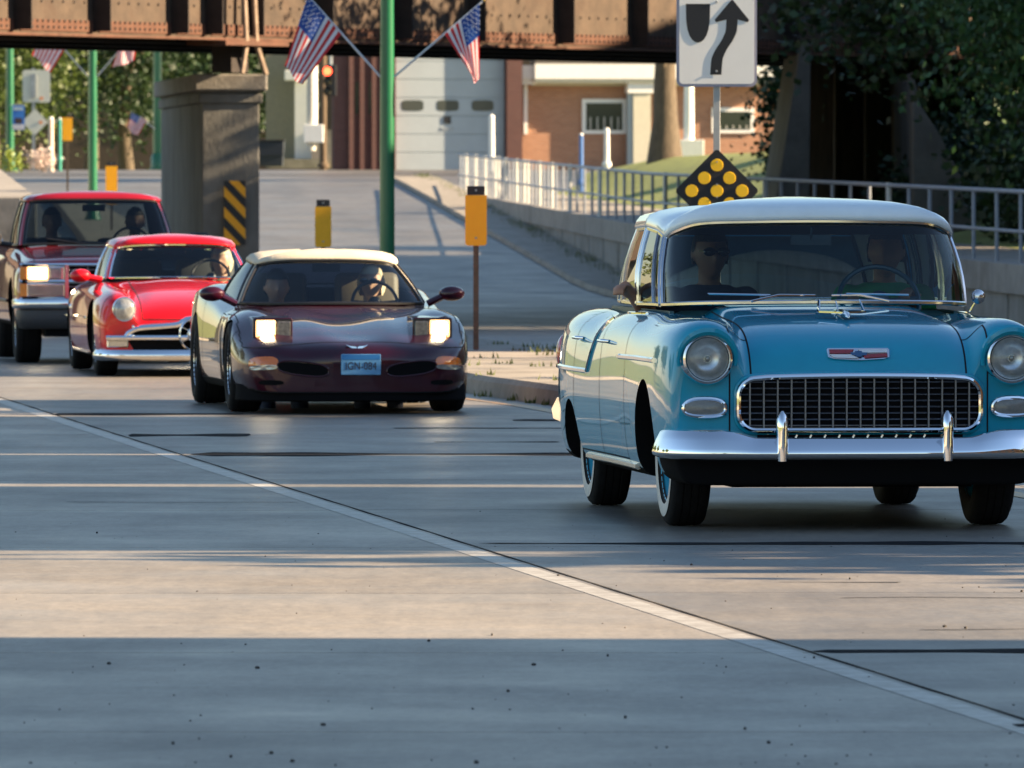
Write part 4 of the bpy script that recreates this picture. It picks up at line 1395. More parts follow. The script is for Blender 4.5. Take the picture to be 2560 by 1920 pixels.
class Car:
    def __init__(s, name, label, loc, yaw):
        s.root = thing(name, label, 'pickup truck' if 'pickup' in name else 'car', loc, yaw)
        s.yaw = yaw
        s.bvh = None

    # ---- body shell
    def body(s, ys, top, side, zb, warp, pm, arches, inner, cuts, classify, level=2, mats=None):
        mb = MB()
        rows = []
        for y in ys:
            T = [(x, y, z) for x, z in top(y)]
            S = [(x, y, z) for x, z in side(y)]
            B = [(x, y, zb(y)) for x, _, _ in T]
            rows.append((T, S, B))
        def ring(r):
            T, S, B = r
            return T + S + B[::-1]
        def add(quad):
            for sg_ in (1, -1):
                q = [warp(Vector((p[0] * sg_, p[1], p[2]))) for p in quad]
                # drop repeated points
                out = []
                for p in q:
                    if all((p - o_).length > 1e-6 for o_ in out):
                        out.append(p)
                if len(out) >= 3:
                    mb.add(out, [tuple(range(len(out)))])
        for a, b in zip(rows, rows[1:]):
            ra, rb = ring(a), ring(b)
            for i in range(len(ra) - 1):
                add([ra[i], ra[i + 1], rb[i + 1], rb[i]])
        for r in (rows[0], rows[-1]):
            T, S, B = r
            m_, n_ = len(T) - 1, len(S)
            C_ = [[(T[j][0], T[j][1], max(B[j][2] + 0.004 * (n_ - k), min(S[k][2], T[j][2] - 0.012 * (k + 1)))) for k in range(n_)] for j in range(m_ + 1)]
            for j in range(m_):
                add([T[j], T[j + 1], C_[j + 1][0], C_[j][0]])
                for k in range(n_ - 1):
                    add([C_[j][k], C_[j + 1][k], C_[j + 1][k + 1], C_[j][k + 1]])
                add([C_[j][n_ - 1], C_[j + 1][n_ - 1], B[j + 1], B[j]])
            add([T[m_], S[0], C_[m_][0]])
            for k in range(n_ - 1):
                add([C_[m_][k], S[k], S[k + 1], C_[m_][k + 1]])
            add([C_[m_][n_ - 1], S[n_ - 1], B[m_]])
        me = mb.mesh('shell', [pm, UNDER], 180)
        o = bpy.data.objects.new('shell', me)
        COL.objects.link(o)
        sub = o.modifiers.new('sub', 'SUBSURF')
        sub.levels = sub.render_levels = level
        cut = MB()
        for (y, z, r, sgs) in arches:
            for sg_ in sgs:
                cut.lathe([(sg_ * inner, r), (sg_ * 1.4, r)], (0, y, z), 'X', 40, mi=1, cap=True)
        cme = cut.mesh('cutter', [pm, UNDER], 0)
        cme.polygons.foreach_set('material_index', [1] * len(cme.polygons))
        c = bpy.data.objects.new('cutter', cme)
        COL.objects.link(c)
        bo_ = o.modifiers.new('cut', 'BOOLEAN')
        bo_.operation = 'DIFFERENCE'
        bo_.solver = 'EXACT'
        bo_.object = c
        me2 = evaluated(o)
        bpy.data.objects.remove(o)
        bpy.data.objects.remove(c)
        from mathutils.bvhtree import BVHTree
        bm = bmesh.new()
        bm.from_mesh(me2)
        s.bvh = BVHTree.FromBMesh(bm)
        for co, no in cuts:
            bmesh.ops.bisect_plane(bm, geom=bm.verts[:] + bm.edges[:] + bm.faces[:], plane_co=co, plane_no=no, dist=1e-5)
        bm.normal_update()
        cls = {}
        for f in bm.faces:
            cc = f.calc_center_median()
            cls[f] = ('wheel_well|%d%d' % (cc.x > 0, cc.y > 1.4)) if f.material_index == 1 else classify(cc, f.normal)
        groups = {}
        for f, k in cls.items():
            if k:
                groups.setdefault(k, []).append(f)
        for k, fl in groups.items():
            idx, vs, fs = {}, [], []
            for f in fl:
                q = []
                for v in f.verts:
                    if v not in idx:
                        idx[v] = len(vs)
                        vs.append(v.co.copy())
                    q.append(idx[v])
                fs.append(q)
            m_ = bpy.data.meshes.new(k.split('|')[0])
            m_.from_pydata(vs, [], fs)
            m_.materials.append(UNDER if k.startswith('wheel_well') else (mats or {}).get(k.split('|')[0], pm))
            m_.polygons.foreach_set('use_smooth', [True] * len(fs))
            m_.set_sharp_from_angle(angle=radians(50))
            inst(k.split('|')[0], m_, s.root)
        gp = MB()
        for e in bm.edges:
            if len(e.link_faces) == 2:
                a, b = (cls[f] for f in e.link_faces)
                if a and b and a != b and not a.startswith('wheel_well') and not b.startswith('wheel_well'):
                    n = (e.link_faces[0].normal + e.link_faces[1].normal).normalized()
                    p, q = e.verts[0].co, e.verts[1].co
                    if n.z < -0.6 or (q - p).length < 1e-6:
                        continue
                    w_ = n.cross(q - p).normalized() * 0.004
                    off_ = n * 0.0015
                    gp.add([p + w_ + off_, q + w_ + off_, q - w_ + off_, p - w_ + off_], [(0, 1, 2, 3)])
        if gp.v:
            gp.build('panel_gaps', GAP, s.root, smooth=0)['kind'] = 'stuff'
        bm.free()

    def side_x(s, y, z, sg_=-1):
        h = s.bvh.ray_cast(Vector((sg_ * 3, y, z)), Vector((-sg_, 0, 0)))
        return h[0].x if h[0] else sg_ * 0.9
    def front_y(s, x, z):
        h = s.bvh.ray_cast(Vector((x, -4, z)), Vector((0, 1, 0)))
        return h[0].y if h[0] else -0.8
    def top_z(s, x, y):
        h = s.bvh.ray_cast(Vector((x, y, 4)), Vector((0, 0, -1)))
        return h[0].z if h[0] else 0.8

    def side_trim(s, pts, r, m, nm, sgs=(-1, 1), flat=None):
        for sg_ in sgs:
            P_ = []
            n = 14
            for i in range(len(pts) - 1):
                for k in range(n + (i == len(pts) - 2)):
                    t = k / n
                    y, z = lerp(pts[i][0], pts[i + 1][0], t), lerp(pts[i][1], pts[i + 1][1], t)
                    P_.append((s.side_x(y, z, sg_) + sg_ * r * 0.3, y, z))
            MB().tube(P_, r, 6).build(nm, m, s.root)

    # ---- wheels
    def wheel(s, x, y, r, wd, sg_, style, spin=0.0, z=None):
        R_ = r
        t = MB()
        wdh = wd / 2
        pr_ = [(-wdh * 0.8, R_ * 0.62), (-wdh, R_ * 0.72), (-wdh * 1.04, R_ * 0.84), (-wdh * 0.93, R_ * 0.95), (-wdh * 0.75, R_ * 0.992), (-wdh * 0.45, R_), (-wdh * 0.42, R_ * 0.985), (-wdh * 0.36, R_ * 0.985), (-wdh * 0.33, R_),
               (-wdh * 0.04, R_), (-wdh * 0.02, R_ * 0.985), (wdh * 0.02, R_ * 0.985), (wdh * 0.04, R_), (wdh * 0.33, R_), (wdh * 0.36, R_ * 0.985), (wdh * 0.42, R_ * 0.985), (wdh * 0.45, R_),
               (wdh * 0.75, R_ * 0.992), (wdh * 0.93, R_ * 0.95), (wdh * 1.04, R_ * 0.84), (wdh, R_ * 0.72), (wdh * 0.8, R_ * 0.62)]
        rim = MB().lathe([(-wdh * 0.85, R_ * 0.64), (-wdh * 0.2, R_ * 0.60), (wdh * 0.45, R_ * 0.60), (wdh * 0.85, R_ * 0.645), (wdh * 0.88, R_ * 0.66), (wdh * 0.80, R_ * 0.67)], n=36)
        o = rim.build('wheel', CHROME_W if style != 'white' else s.wheel_paint, s.root)
        o.location = (x, y, r if z is None else z)
        if sg_ < 0:
            o.rotation_euler = (0, 0, pi)
        inst('tyre', MB().lathe(pr_, n=44).mesh('tyre', RUBBER, 50), o)
        disc = MB()
        if style == 'white':
            inst('whitewall', MB().lathe([(wdh * 1.015, R_ * 0.70), (wdh * 1.05, R_ * 0.745), (wdh * 1.066, R_ * 0.83), (wdh * 1.05, R_ * 0.875)], n=44).mesh('whitewall', WHITEWALL, 60), o)
            disc.lathe([(wdh * 0.3, R_ * 0.60), (wdh * 0.5, R_ * 0.5), (wdh * 0.45, R_ * 0.42)], n=36)
            inst('wheel_disc', disc.mesh('wheel_disc', s.wheel_paint, 60), o)
            inst('hubcap', MB().lathe([(wdh * 0.45, R_ * 0.44), (wdh * 0.62, R_ * 0.42), (wdh * 0.75, R_ * 0.30), (wdh * 0.95, R_ * 0.14), (wdh * 1.0, 0.001)], n=32).mesh('hubcap', CHROME, 60), o)
        elif style == 'spoke':
            for k in range(5):
                a = 2 * pi * k / 5 + spin
                disc.prism([(wdh * 0.55, cos(a + q_) * rr, sin(a + q_) * rr) for q_, rr in ((-0.32, R_ * 0.16), (-0.16, R_ * 0.62), (0.16, R_ * 0.62), (0.32, R_ * 0.16))], (wdh * 0.22, 0, 0))
            disc.lathe([(wdh * 0.5, R_ * 0.18), (wdh * 0.8, R_ * 0.17), (wdh * 0.84, 0.001)], n=20)
            inst('spokes', disc.mesh('spokes', CHROME_W, 40), o)
        else:
            disc.lathe([(wdh * 0.35, R_ * 0.61), (wdh * 0.5, R_ * 0.5), (wdh * 0.55, R_ * 0.3), (wdh * 0.8, R_ * 0.26), (wdh * 0.86, R_ * 0.1), (wdh * 0.86, 0.001)], n=32)
            inst('hubcap', disc.mesh('hubcap', CHROME, 60), o)
        return o

    # ---- greenhouse
    def greenhouse(s, ctrl, roofm, pillarm, trimm, glassm, crown, rc, n=6, bulge=0.015, tr=0.009, rings=None, rooftype='roof', dx=0.0):
        """ctrl: (bx,by,bz, tx,ty,tz, label of the span to the next control) from front centre to rear centre, x >= 0"""
        had = set(s.root.children)
        def cat(i, t):
            p = [ctrl[max(0, min(len(ctrl) - 1, i + k))] for k in (-1, 0, 1, 2)]
            p0 = list(p[0][:6])
            p3 = list(p[3][:6])
            if i == 0:
                p0 = list(ctrl[1][:6])
                p0[0] *= -1
                p0[3] *= -1
            if i >= len(ctrl) - 2:
                p3 = list(ctrl[-2][:6])
                p3[0] *= -1
                p3[3] *= -1
            out = []
            for c in range(6):
                a, b, c_, d = p0[c], p[1][c], p[2][c], p3[c]
                out.append(0.5 * (2 * b + (c_ - a) * t + (2 * a - 5 * b + 4 * c_ - d) * t * t + (3 * b - a - 3 * c_ + d) * t ** 3))
            return out
        full = []
        spans = []
        for i in range(len(ctrl) - 1):
            sp_ = [cat(i, k / n) for k in range(n + 1)]
            spans.append((ctrl[i][6], sp_))
            full += sp_[:-1]
        full.append(cat(len(ctrl) - 2, 1.0))
        # merge consecutive spans of one label
        merged = []
        for lab, sp_ in spans:
            if merged and merged[-1][0] == lab:
                merged[-1][1].extend(sp_[1:])
            else:
                merged.append([lab, list(sp_)])
        cx = Vector((0, rc, 0))
        def surf(q, t, sg_):
            b, tp = Vector(q[:3]), Vector(q[3:])
            p = b.lerp(tp, t)
            d = Vector((p.x, p.y - rc, 0))
            d = d.normalized() if d.length > 0 else Vector((0, -1, 0))
            p = p + d * bulge * sin(pi * t)
            return Vector((p.x * sg_, p.y, p.z))
        for mi_, (lab, pts) in enumerate(merged):
            front = mi_ == 0
            back = mi_ == len(merged) - 1
            nm = lab.split('|')[0]
            is_glass = nm in ('windshield', 'window', 'back_window', 'vent_window')
            sets = [[(pts, 1), (pts, -1)]] if (front or back) else [[(pts, 1)], [(pts, -1)]]
            for st in sets:
                mb = MB()
                tb = MB()
                for pp, sg_ in st:
                    mb.grid([[surf(q, k / 5, sg_) for q in pp] for k in range(6)])
                    if is_glass and tr:
                        edges = [[surf(q, 0, sg_) for q in pp], [surf(q, 1, sg_) for q in pp]]
                        if not front:
                            edges.append([surf(pp[0], k / 5, sg_) for k in range(6)])
                        if not back:
                            edges.append([surf(pp[-1], k / 5, sg_) for k in range(6)])
                        for e in edges:
                            tb.tube(e, tr, 6)
                o = mb.build(nm, glassm if is_glass else pillarm, s.root, smooth=180)
                if is_glass and tr:
                    tb.build('window_trim', trimm, o)
        # roof
        loop = [Vector(q[3:]) for q in full]
        loopL = [Vector((-p.x, p.y, p.z)) for p in loop[1:-1]][::-1]
        ring0 = loop + loopL
        rings = rings or [(1.0, 0.0), (1.022, 0.012), (1.015, 0.035), (0.96, 0.075), (0.84, 0.105), (0.60, 0.125), (0.3, 0.135)]
        rows = []
        for sc_, dz in rings:
            row = []
            for p in ring0:
                q = cx + (Vector((p.x, p.y, 0)) - cx) * sc_
                row.append((q.x, q.y, p.z + dz * crown / 0.135))
            rows.append(row)
        mb = MB().grid(rows, close=True)
        k0 = len(ring0)
        last = rows[-1]
        mb.add(last, [tuple(range(len(last)))])
        o = mb.build(rooftype, roofm, s.root, smooth=180)
        # headliner
        MB().add([(p.x * 0.985, rc + (p.y - rc) * 0.985, p.z + 0.006) for p in ring0], [tuple(range(len(ring0)))]).build('headliner', INT_D, s.root, smooth=0)
        if dx:
            for ch in s.root.children:
                if ch not in had:
                    ch.location.x += dx

    def interior(s, y0, y1, wx, zf, belt, seat_m, seats=(), dash_y=None, wheel=None, whm=None):
        MB().box((0, (y0 + y1) / 2, zf), (2 * wx, y1 - y0, 0.03)).build('floor', INT_D, s.root, smooth=0)
        for sg_ in (-1, 1):
            MB().box((sg_ * wx, (y0 + y1) / 2, (zf + belt) / 2), (0.02, y1 - y0, belt - zf - 0.04)).build('door_card', seat_m, s.root, smooth=0)
        MB().box((0, y0, (zf + belt) / 2 - 0.03), (2 * wx, 0.03, belt - zf - 0.06)).build('firewall', INT_D, s.root, smooth=0)
        MB().box((0, y1, (zf + belt) / 2 - 0.03), (2 * wx, 0.03, belt - zf - 0.06)).build('rear_bulkhead', seat_m, s.root, smooth=0)
        for (x, y, wd, hz) in seats:
            st = MB().box((x, y - 0.25, zf + 0.22), (wd, 0.52, 0.18)).build('seat', seat_m, s.root, smooth=180, bevel=0.05)
            MB().box((x, y + 0.07, (zf + 0.28 + hz) / 2), (wd, 0.15, hz - zf - 0.28), rx=-0.14).build('seat_back', seat_m, s.root, smooth=180, bevel=0.05)
        if dash_y:
            MB().box((0, dash_y, belt - 0.13), (2 * wx - 0.04, 0.22, 0.22)).build('dashboard', seat_m, s.root, smooth=180, bevel=0.05)
        if wheel:
            x, y, z, r, tilt = wheel
            pts = [(x + r * cos(a), y + r * sin(a) * sin(tilt), z + r * sin(a) * cos(tilt)) for a in [2 * pi * k / 32 for k in range(32)]]
            sw = MB().tube(pts, 0.013, 8, closed=True).build('steering_wheel', whm or BLACK, s.root)
            hb_ = MB().tube([(x, y - 0.28, z - 0.10), (x, y, z)], 0.025, 8)
            for a in (0.1, pi - 0.1, -pi / 2):
                hb_.tube([(x, y, z), (x + r * cos(a), y + r * sin(a) * sin(tilt), z + r * sin(a) * cos(tilt))], 0.010, 6)
            hb_.ellipsoid((x, y, z), (0.055, 0.03, 0.055), 10, 6)
            hb_.build('steering_column', whm or BLACK, sw)

def ell(s_, c, rx, ry, rz, nm, m, nu=20, nv=12):
    return MB().ellipsoid(c, (rx, ry, rz), nu, nv).build(nm, m, s_.root, smooth=180)

# ------------------------------------------------------------------ people
def person(label, head, yaw, shirt, hair, glasses=False, wrists=None, elbows=None, longhair=False, skin=None, turn=0.0, sleeves=0.55, name='person'):
    """seated figure; head = world position of the head's centre, facing -y of the car"""
    skin = skin or SKIN
    t = thing(name, label, 'person', head, yaw)
    b = MB()
    wrists = wrists or [(-0.17, -0.40, -0.38), (0.17, -0.40, -0.38)]
    elbows = elbows or [(-0.27, -0.08, -0.50), (0.27, -0.08, -0.50)]
    Mt = Matrix.Rotation(turn, 3, 'Z')
    def headfn(q):
        p = q.copy()
        # jaw narrows, face flattens, nose and brow stand out (face towards -y)
        if p.z < 0:
            p.x *= 1 - 0.32 * (-p.z) ** 1.3
            p.y = p.y * (1 - 0.15 * (-p.z)) - 0.10 * (-p.z)
        fr_ = max(0.0, -q.y)
        nose = math.exp(-((q.x / 0.16) ** 2)) * math.exp(-(((q.z + 0.18) / 0.20) ** 2)) * fr_
        eye = (math.exp(-(((q.x - 0.38) / 0.18) ** 2)) + math.exp(-(((q.x + 0.38) / 0.18) ** 2))) * math.exp(-(((q.z - 0.05) / 0.12) ** 2)) * fr_
        lips = math.exp(-((q.x / 0.3) ** 2)) * math.exp(-(((q.z + 0.48) / 0.09) ** 2)) * fr_
        chin = math.exp(-((q.x / 0.35) ** 2)) * math.exp(-(((q.z + 0.80) / 0.16) ** 2)) * fr_
        p.y -= 0.26 * nose - 0.09 * eye + 0.06 * lips + 0.10 * chin
        return Mt @ p
    b.ellipsoid((0, 0, 0), (0.086, 0.105, 0.128), 28, 20, fn=headfn)
    for sg_ in (-1, 1):
        e = Mt @ Vector((sg_ * 0.086, 0.012, -0.005))
        b.ellipsoid(e, (0.014, 0.022, 0.034), 8, 6)
    b.tube([(0, 0.03, -0.06), (0, 0.045, -0.15), (0, 0.06, -0.25)], [0.058, 0.055, 0.075], 14)
    torso = [(0.0, 0.06, -0.155, 0.085, 0.06), (0, 0.065, -0.195, 0.17, 0.085), (0, 0.07, -0.32, 0.195, 0.115), (0, 0.06, -0.48, 0.175, 0.12), (0, 0.05, -0.62, 0.165, 0.12), (0, 0.02, -0.74, 0.18, 0.14), (0, 0.0, -0.80, 0.15, 0.11)]
    def loft(mb, infl=0.0):
        rows = []
        for (x, y, z, rx, ry) in torso:
            rows.append([(x + (rx + infl) * cos(a), y + (ry + infl) * sin(a), z) for a in [2 * pi * k / 20 for k in range(20)]])
        mb.grid(rows, close=True)
        mb.add(rows[0], [tuple(range(20))])
        mb.add(rows[-1], [tuple(range(20))])
    loft(b)
    for sg_, wr, el in ((-1, wrists[0], elbows[0]), (1, wrists[1], elbows[1])):
        sh_ = Vector((sg_ * 0.185, 0.07, -0.235))
        el, wr = Vector(el), Vector(wr)
        b.tube([sh_, sh_.lerp(el, 0.5), el], [0.058, 0.052, 0.042], 12)
        b.ellipsoid(sh_, (0.062, 0.062, 0.062), 12, 8)
        b.ellipsoid(el, (0.043, 0.043, 0.043), 12, 8)
        b.tube([el, el.lerp(wr, 0.35), wr], [0.042, 0.041, 0.026], 12)
        d = (wr - el).normalized()
        sidev = d.cross(Vector((0, 0, 1)))
        sidev = sidev.normalized() if sidev.length > 0.1 else Vector((1, 0, 0))
        nrm = sidev.cross(d)
        pc = wr + d * 0.05
        b.tube([wr, wr + d * 0.03, wr + d * 0.09], [0.026, 0.036, 0.034], 10)
        for k, ln in enumerate((0.072, 0.082, 0.078, 0.060)):
            o_ = wr + d * 0.085 + sidev * (k - 1.5) * 0.019
            b.tube([o_, o_ + d * ln * 0.45 - nrm * 0.012, o_ + d * ln * 0.65 - nrm * 0.045, o_ + d * ln * 0.5 - nrm * 0.07], [0.0095, 0.009, 0.0085, 0.007], 7)
        th0 = wr + d * 0.03 - sidev * sg_ * 0.03
        b.tube([th0, th0 + d * 0.035 - sidev * sg_ * 0.025, th0 + d * 0.07 - sidev * sg_ * 0.022 - nrm * 0.02], [0.012, 0.011, 0.008], 7)
    for sg_ in (-1, 1):
        b.tube([(sg_ * 0.09, 0.0, -0.74), (sg_ * 0.11, -0.25, -0.72), (sg_ * 0.12, -0.45, -0.70)], [0.085, 0.078, 0.06], 12)
        b.tube([(sg_ * 0.12, -0.45, -0.70), (sg_ * 0.12, -0.55, -0.86), (sg_ * 0.12, -0.60, -1.02)], [0.058, 0.052, 0.04], 12)
        b.tube([(sg_ * 0.12, -0.58, -1.03), (sg_ * 0.12, -0.72, -1.06)], [0.042, 0.036], 10)
    def remesh(mb, vox, nm, m, it=3):
        me = mb.mesh(nm, m, 180)
        o = bpy.data.objects.new(nm, me)
        COL.objects.link(o)
        r = o.modifiers.new('r', 'REMESH')
        r.mode = 'VOXEL'
        r.voxel_size = vox
        r.use_smooth_shade = True
        sm = o.modifiers.new('s', 'SMOOTH')
        sm.factor = 0.5
        sm.iterations = it
        m2 = evaluated(o)
        bpy.data.objects.remove(o)
        m2.materials.clear()
        m2.materials.append(m)
        return inst(nm, m2, t)
    remesh(b, 0.0085, 'body', skin, 2)
    c = MB()
    loft(c, 0.018)
    for sg_, wr, el in ((-1, wrists[0], elbows[0]), (1, wrists[1], elbows[1])):
        sh_ = Vector((sg_ * 0.185, 0.07, -0.235))
        el, wr = Vector(el), Vector(wr)
        c.ellipsoid(sh_, (0.078, 0.078, 0.075), 12, 8)
        if sleeves <= 1:
            c.tube([sh_, sh_.lerp(el, sleeves)], [0.074, 0.070], 12)
        else:
            c.tube([sh_, el], [0.074, 0.056], 12)
            c.ellipsoid(el, (0.056, 0.056, 0.056), 12, 8)
            c.tube([el, el.lerp(wr, 0.92)], [0.056, 0.038], 12)
    remesh(c, 0.014, 'shirt', shirt)
    p = MB()
    for sg_ in (-1, 1):
        p.tube([(sg_ * 0.09, 0.0, -0.74), (sg_ * 0.11, -0.25, -0.72), (sg_ * 0.12, -0.46, -0.70), (sg_ * 0.12, -0.55, -0.86), (sg_ * 0.12, -0.60, -1.01)], [0.10, 0.092, 0.074, 0.066, 0.055], 12)
    p.ellipsoid((0, 0.02, -0.74), (0.19, 0.15, 0.09), 14, 8)
    remesh(p, 0.016, 'trousers', mat('dark_denim', (0.02, 0.03, 0.06), 0.8))
    # hair: cap over the back and top of the skull
    hm = MB()
    rows = []
    for i in range(11):
        th = lerp(0.0, 1.95 if not longhair else 2.25, i / 10)
        row = []
        for k in range(26):
            a = 2 * pi * k / 26
            q = Vector((sin(th) * cos(a), sin(th) * sin(a), cos(th)))
            front = max(0.0, -q.y)
            lim = 0.30 if front > 0.25 else -1.0
            z = q.z
            if front > 0.2 and z < 0.42:
                z = 0.42
                s_ = sqrt(1 - z * z)
                f_ = s_ / max(1e-6, sqrt(q.x ** 2 + q.y ** 2))
                q = Vector((q.x * f_, q.y * f_, z))
            wob = 1.09 + 0.03 * noise.noise(q * 4 + Vector((hash(label) % 7, 0, 0)))
            if longhair and q.z < 0.1:
                wob *= 1.12
            row.append(Mt @ Vector((q.x * 0.089 * wob, q.y * 0.108 * wob + 0.004, q.z * 0.131 * wob)))
        rows.append(row)
    hm.grid(rows, close=True)
    hm.build('hair', hair, t, smooth=180)
    if glasses:
        gm = MB()
        for sg_ in (-1, 1):
            c_ = Mt @ Vector((sg_ * 0.037, -0.112, 0.010))
            gm.ellipsoid(c_, (0.031, 0.010, 0.022), 14, 8)
            gm.tube([Mt @ Vector((sg_ * 0.062, -0.095, 0.014)), Mt @ Vector((sg_ * 0.084, 0.0, 0.012))], 0.004, 6)
        gm.tube([Mt @ Vector((-0.012, -0.108, 0.012)), Mt @ Vector((0.012, -0.108, 0.012))], 0.004, 6)
        gm.build('sunglasses', mat('sunglass_black', (0.006, 0.006, 0.007), 0.1, coat=1.0), t)
    return t

def bowf(amount, y0, y1, xr=0.9, pw=2):
    def warp(v):
        f = 1.0 if v.y <= y0 else (0.0 if v.y >= y1 else (1 - (v.y - y0) / (y1 - y0)) ** 2)
        return Vector((v.x, v.y + amount * abs(v.x / xr) ** pw * f, v.z))
    return warp

# ================================================================== 1. TURQUOISE SEDAN
YAW1 = radians(6.5)
C1 = Car('vintage_sedan', 'turquoise vintage sedan with a white roof and a wide chrome grille', (1.555, 46.0, 0.0), YAW1)
TURQ = paint('turquoise_paint', (0.006, 0.31, 0.47), 0.0, 0.4)
C1.wheel_paint = TURQ
ROOFW = paint('white_roof_paint', (0.82, 0.89, 0.90))  # white with the blue of the sky's light tinted into it
h_ = kf([(-.80, .735), (-.77, .81), (-.72, .875), (-.62, .935), (-.48, .975), (-.25, 1.0), (0, 1.018), (.4, 1.045), (.75, 1.065), (1.2, 1.05), (2.9, 1.05), (3.1, 1.05), (3.5, 1.02), (3.8, .95), (3.95, .86)])
f_ = kf([(-.80, .94), (-.76, .985), (-.66, 1.005), (-.3, 1.01), (.3, 1.005), (.75, 1.02), (1.3, 1.03), (1.75, 1.02), (2.1, .985), (2.4, 1.0), (3.0, 1.01), (3.6, 1.0), (3.85, .95), (3.95, .90)])
w_ = kf([(-.80, .875), (-.7, .905), (-.4, .925), (.3, .925), (1.2, .915), (2.2, .925), (3.0, .935), (3.7, .90), (3.95, .84)])
def top1(y):
    h, f = h_(y), f_(y)
    return [(0, h), (.25, h - .002), (.42, h - .007), (.495, h - .018), (.54, min(h, f) - .040 if y < .6 else min(h, f) - .02), (.61, f - .020), (.72, f), (.81, f - .02)]
def side1(y):
    f, wv = f_(y), w_(y)
    return [(wv - .025, f - .085), (wv, f - .19), (wv + .01, .66), (wv + .008, .52), (wv - .005, .36), (wv - .03, .255)]
WARP1 = bowf(0.085, -0.55, 0.35)
def cls1(c, n):
    ax_ = abs(c.x)
    sd_ = '|L' if c.x > 0 else '|R'
    if 0.70 < c.y < 3.02 and ax_ < 0.74 and c.z > 0.9 and n.z > 0.2:
        return None
    if (c.z < 0.27 and n.z < -0.4) or (c.y < -0.42 and c.z < 0.375):
        return 'floor_pan'
    if ax_ < 0.515 and c.y < 0.64 and (c.z > 0.728 or (n.z > 0.5 and c.z > 0.6)):
        return 'hood'
    if c.y < -0.60 and ax_ < 0.62:
        return 'front_panel'
    if c.y < 0.72 and ax_ < 0.74 and n.z > 0.5 and c.y > 0.64:
        return 'cowl'
    if c.y < 0.78:
        return 'front_fender' + sd_
    if ax_ < 0.66 and c.y > 3.02 and c.z > 0.70:
        return 'trunk_lid'
    if c.y > 2.72 or ax_ < 0.7:
        return 'rear_quarter' + sd_
    if c.z < 0.30:
        return 'rocker_panel' + sd_
    return ('front_door' if c.y < 1.75 else 'rear_door') + sd_
ys1 = [-.80, -.775, -.72, -.62, -.48, -.25, 0, .35, .7, .95, 1.4, 1.8, 2.2, 2.6, 3.0, 3.3, 3.6, 3.82, 3.92, 3.95]
C1.body(ys1, top1, side1, lambda y: 0.215, WARP1, TURQ, [(0, 0.33, 0.375, (-1, 1)), (2.92, 0.20, 0.345, (-1, 1))], 0.60,
        [((.515, 0, 0), (1, 0, 0)), ((-.515, 0, 0), (1, 0, 0)), ((0, .78, 0), (0, 1, 0)), ((0, 1.75, 0), (0, 1, 0)), ((0, 2.72, 0), (0, 1, 0)), ((0, 0, .30), (0, 0, 1)), ((0, 0, .375), (0, 0, 1)), ((0, 0, .728), (0, 0, 1)), ((0, -.60, 0), (0, 1, 0)), ((0, 3.02, 0), (0, 1, 0)), ((.66, 0, 0), (1, 0, 0)), ((-.66, 0, 0), (1, 0, 0)), ((.74, 0, 0), (1, 0, 0)), ((-.74, 0, 0), (1, 0, 0)), ((0, .70, 0), (0, 1, 0)), ((0, .64, 0), (0, 1, 0))],
        cls1, mats={'floor_pan': UNDER})
for (x, y) in ((-.735, 0), (.735, 0), (-.745, 2.92), (.745, 2.92)):
    C1.wheel(x, y, .348, .188, -1 if x < 0 else 1, 'white')
R1 = C1.root
Z0, Z1, HW = .476, .722, .578
_fyc = {}
def fy(x):
    k = round(abs(x), 2)
    if k not in _fyc:
        _fyc[k] = min([C1.front_y(k, z) for z in (.50, .54, .58, .62, .66, .70, .715)]) if k < .6 else -.80 + .085 * (k / .9) ** 2
    return _fyc[k]
def gr_path(off=0.0, n=10):
    out = []
    r = .085
    hw_, a_, b_ = HW + off, Z0 - off, Z1 + off
    for (cx, cz, a0) in ((hw_ - r, b_ - r, 0), (-hw_ + r, b_ - r, 1), (-hw_ + r, a_ + r, 2), (hw_ - r, a_ + r, 3)):
        for k in range(n + 1):
            a = a0 * pi / 2 + k * pi / 2 / n
            out.append((cx + r * cos(a), cz + r * sin(a)))
        if a0 == 0:
            for k in range(1, 20):
                x = lerp(hw_ - r, -hw_ + r, k / 20)
                out.append((x, b_ + 0.012 * (1 - (x / hw_) ** 2)))
        if a0 == 2:
            for k in range(1, 20):
                out.append((lerp(-hw_ + r, hw_ - r, k / 20), a_))
    return out
gp_ = gr_path()
fr = MB().tube([(x, fy(x) - .028, z) for x, z in gp_], .0135, 8, closed=True).build('grille_frame', CHROME, R1)
MB().tube([(x, fy(x) - .010, z) for x, z in gr_path(.012)], .010, 8, closed=True).build('grille_surround', TURQ, R1)

def z_ext(x):
    r = .085
    d = max(0.0, abs(x) - (HW - r))
    k = r - sqrt(max(0, r * r - d * d))
    return Z0 + k, Z1 - k + 0.012 * (1 - (x / HW) ** 2)
rows = []
for i in range(41):
    x = lerp(-.572, .572, i / 40)
    a, b = z_ext(x)
    rows.append([(x, fy(x) - .004, a), (x, fy(x) - .004, b)])
MB().grid(rows).build('grille_recess', UNDER, R1, smooth=0)
for i in range(17):
    x = (i - 8) * .0655
    a, b = z_ext(x)
    MB().box((x, fy(x) - .016, (a + b) / 2), (.0075, .016, b - a)).build('grille_bar', DCHROME, R1, smooth=0)
for k in range(8):
    z = lerp(Z0, Z1, (k + .8) / 8.4)
    hw_ = HW - .012 - max(0, (.05 - min(z - Z0, Z1 - z)))
    MB().tube([(lerp(-hw_, hw_, t / 16), fy(lerp(-hw_, hw_, t / 16)) - .013, z) for t in range(17)], .0042, 5).build('grille_bar', DCHROME, R1)
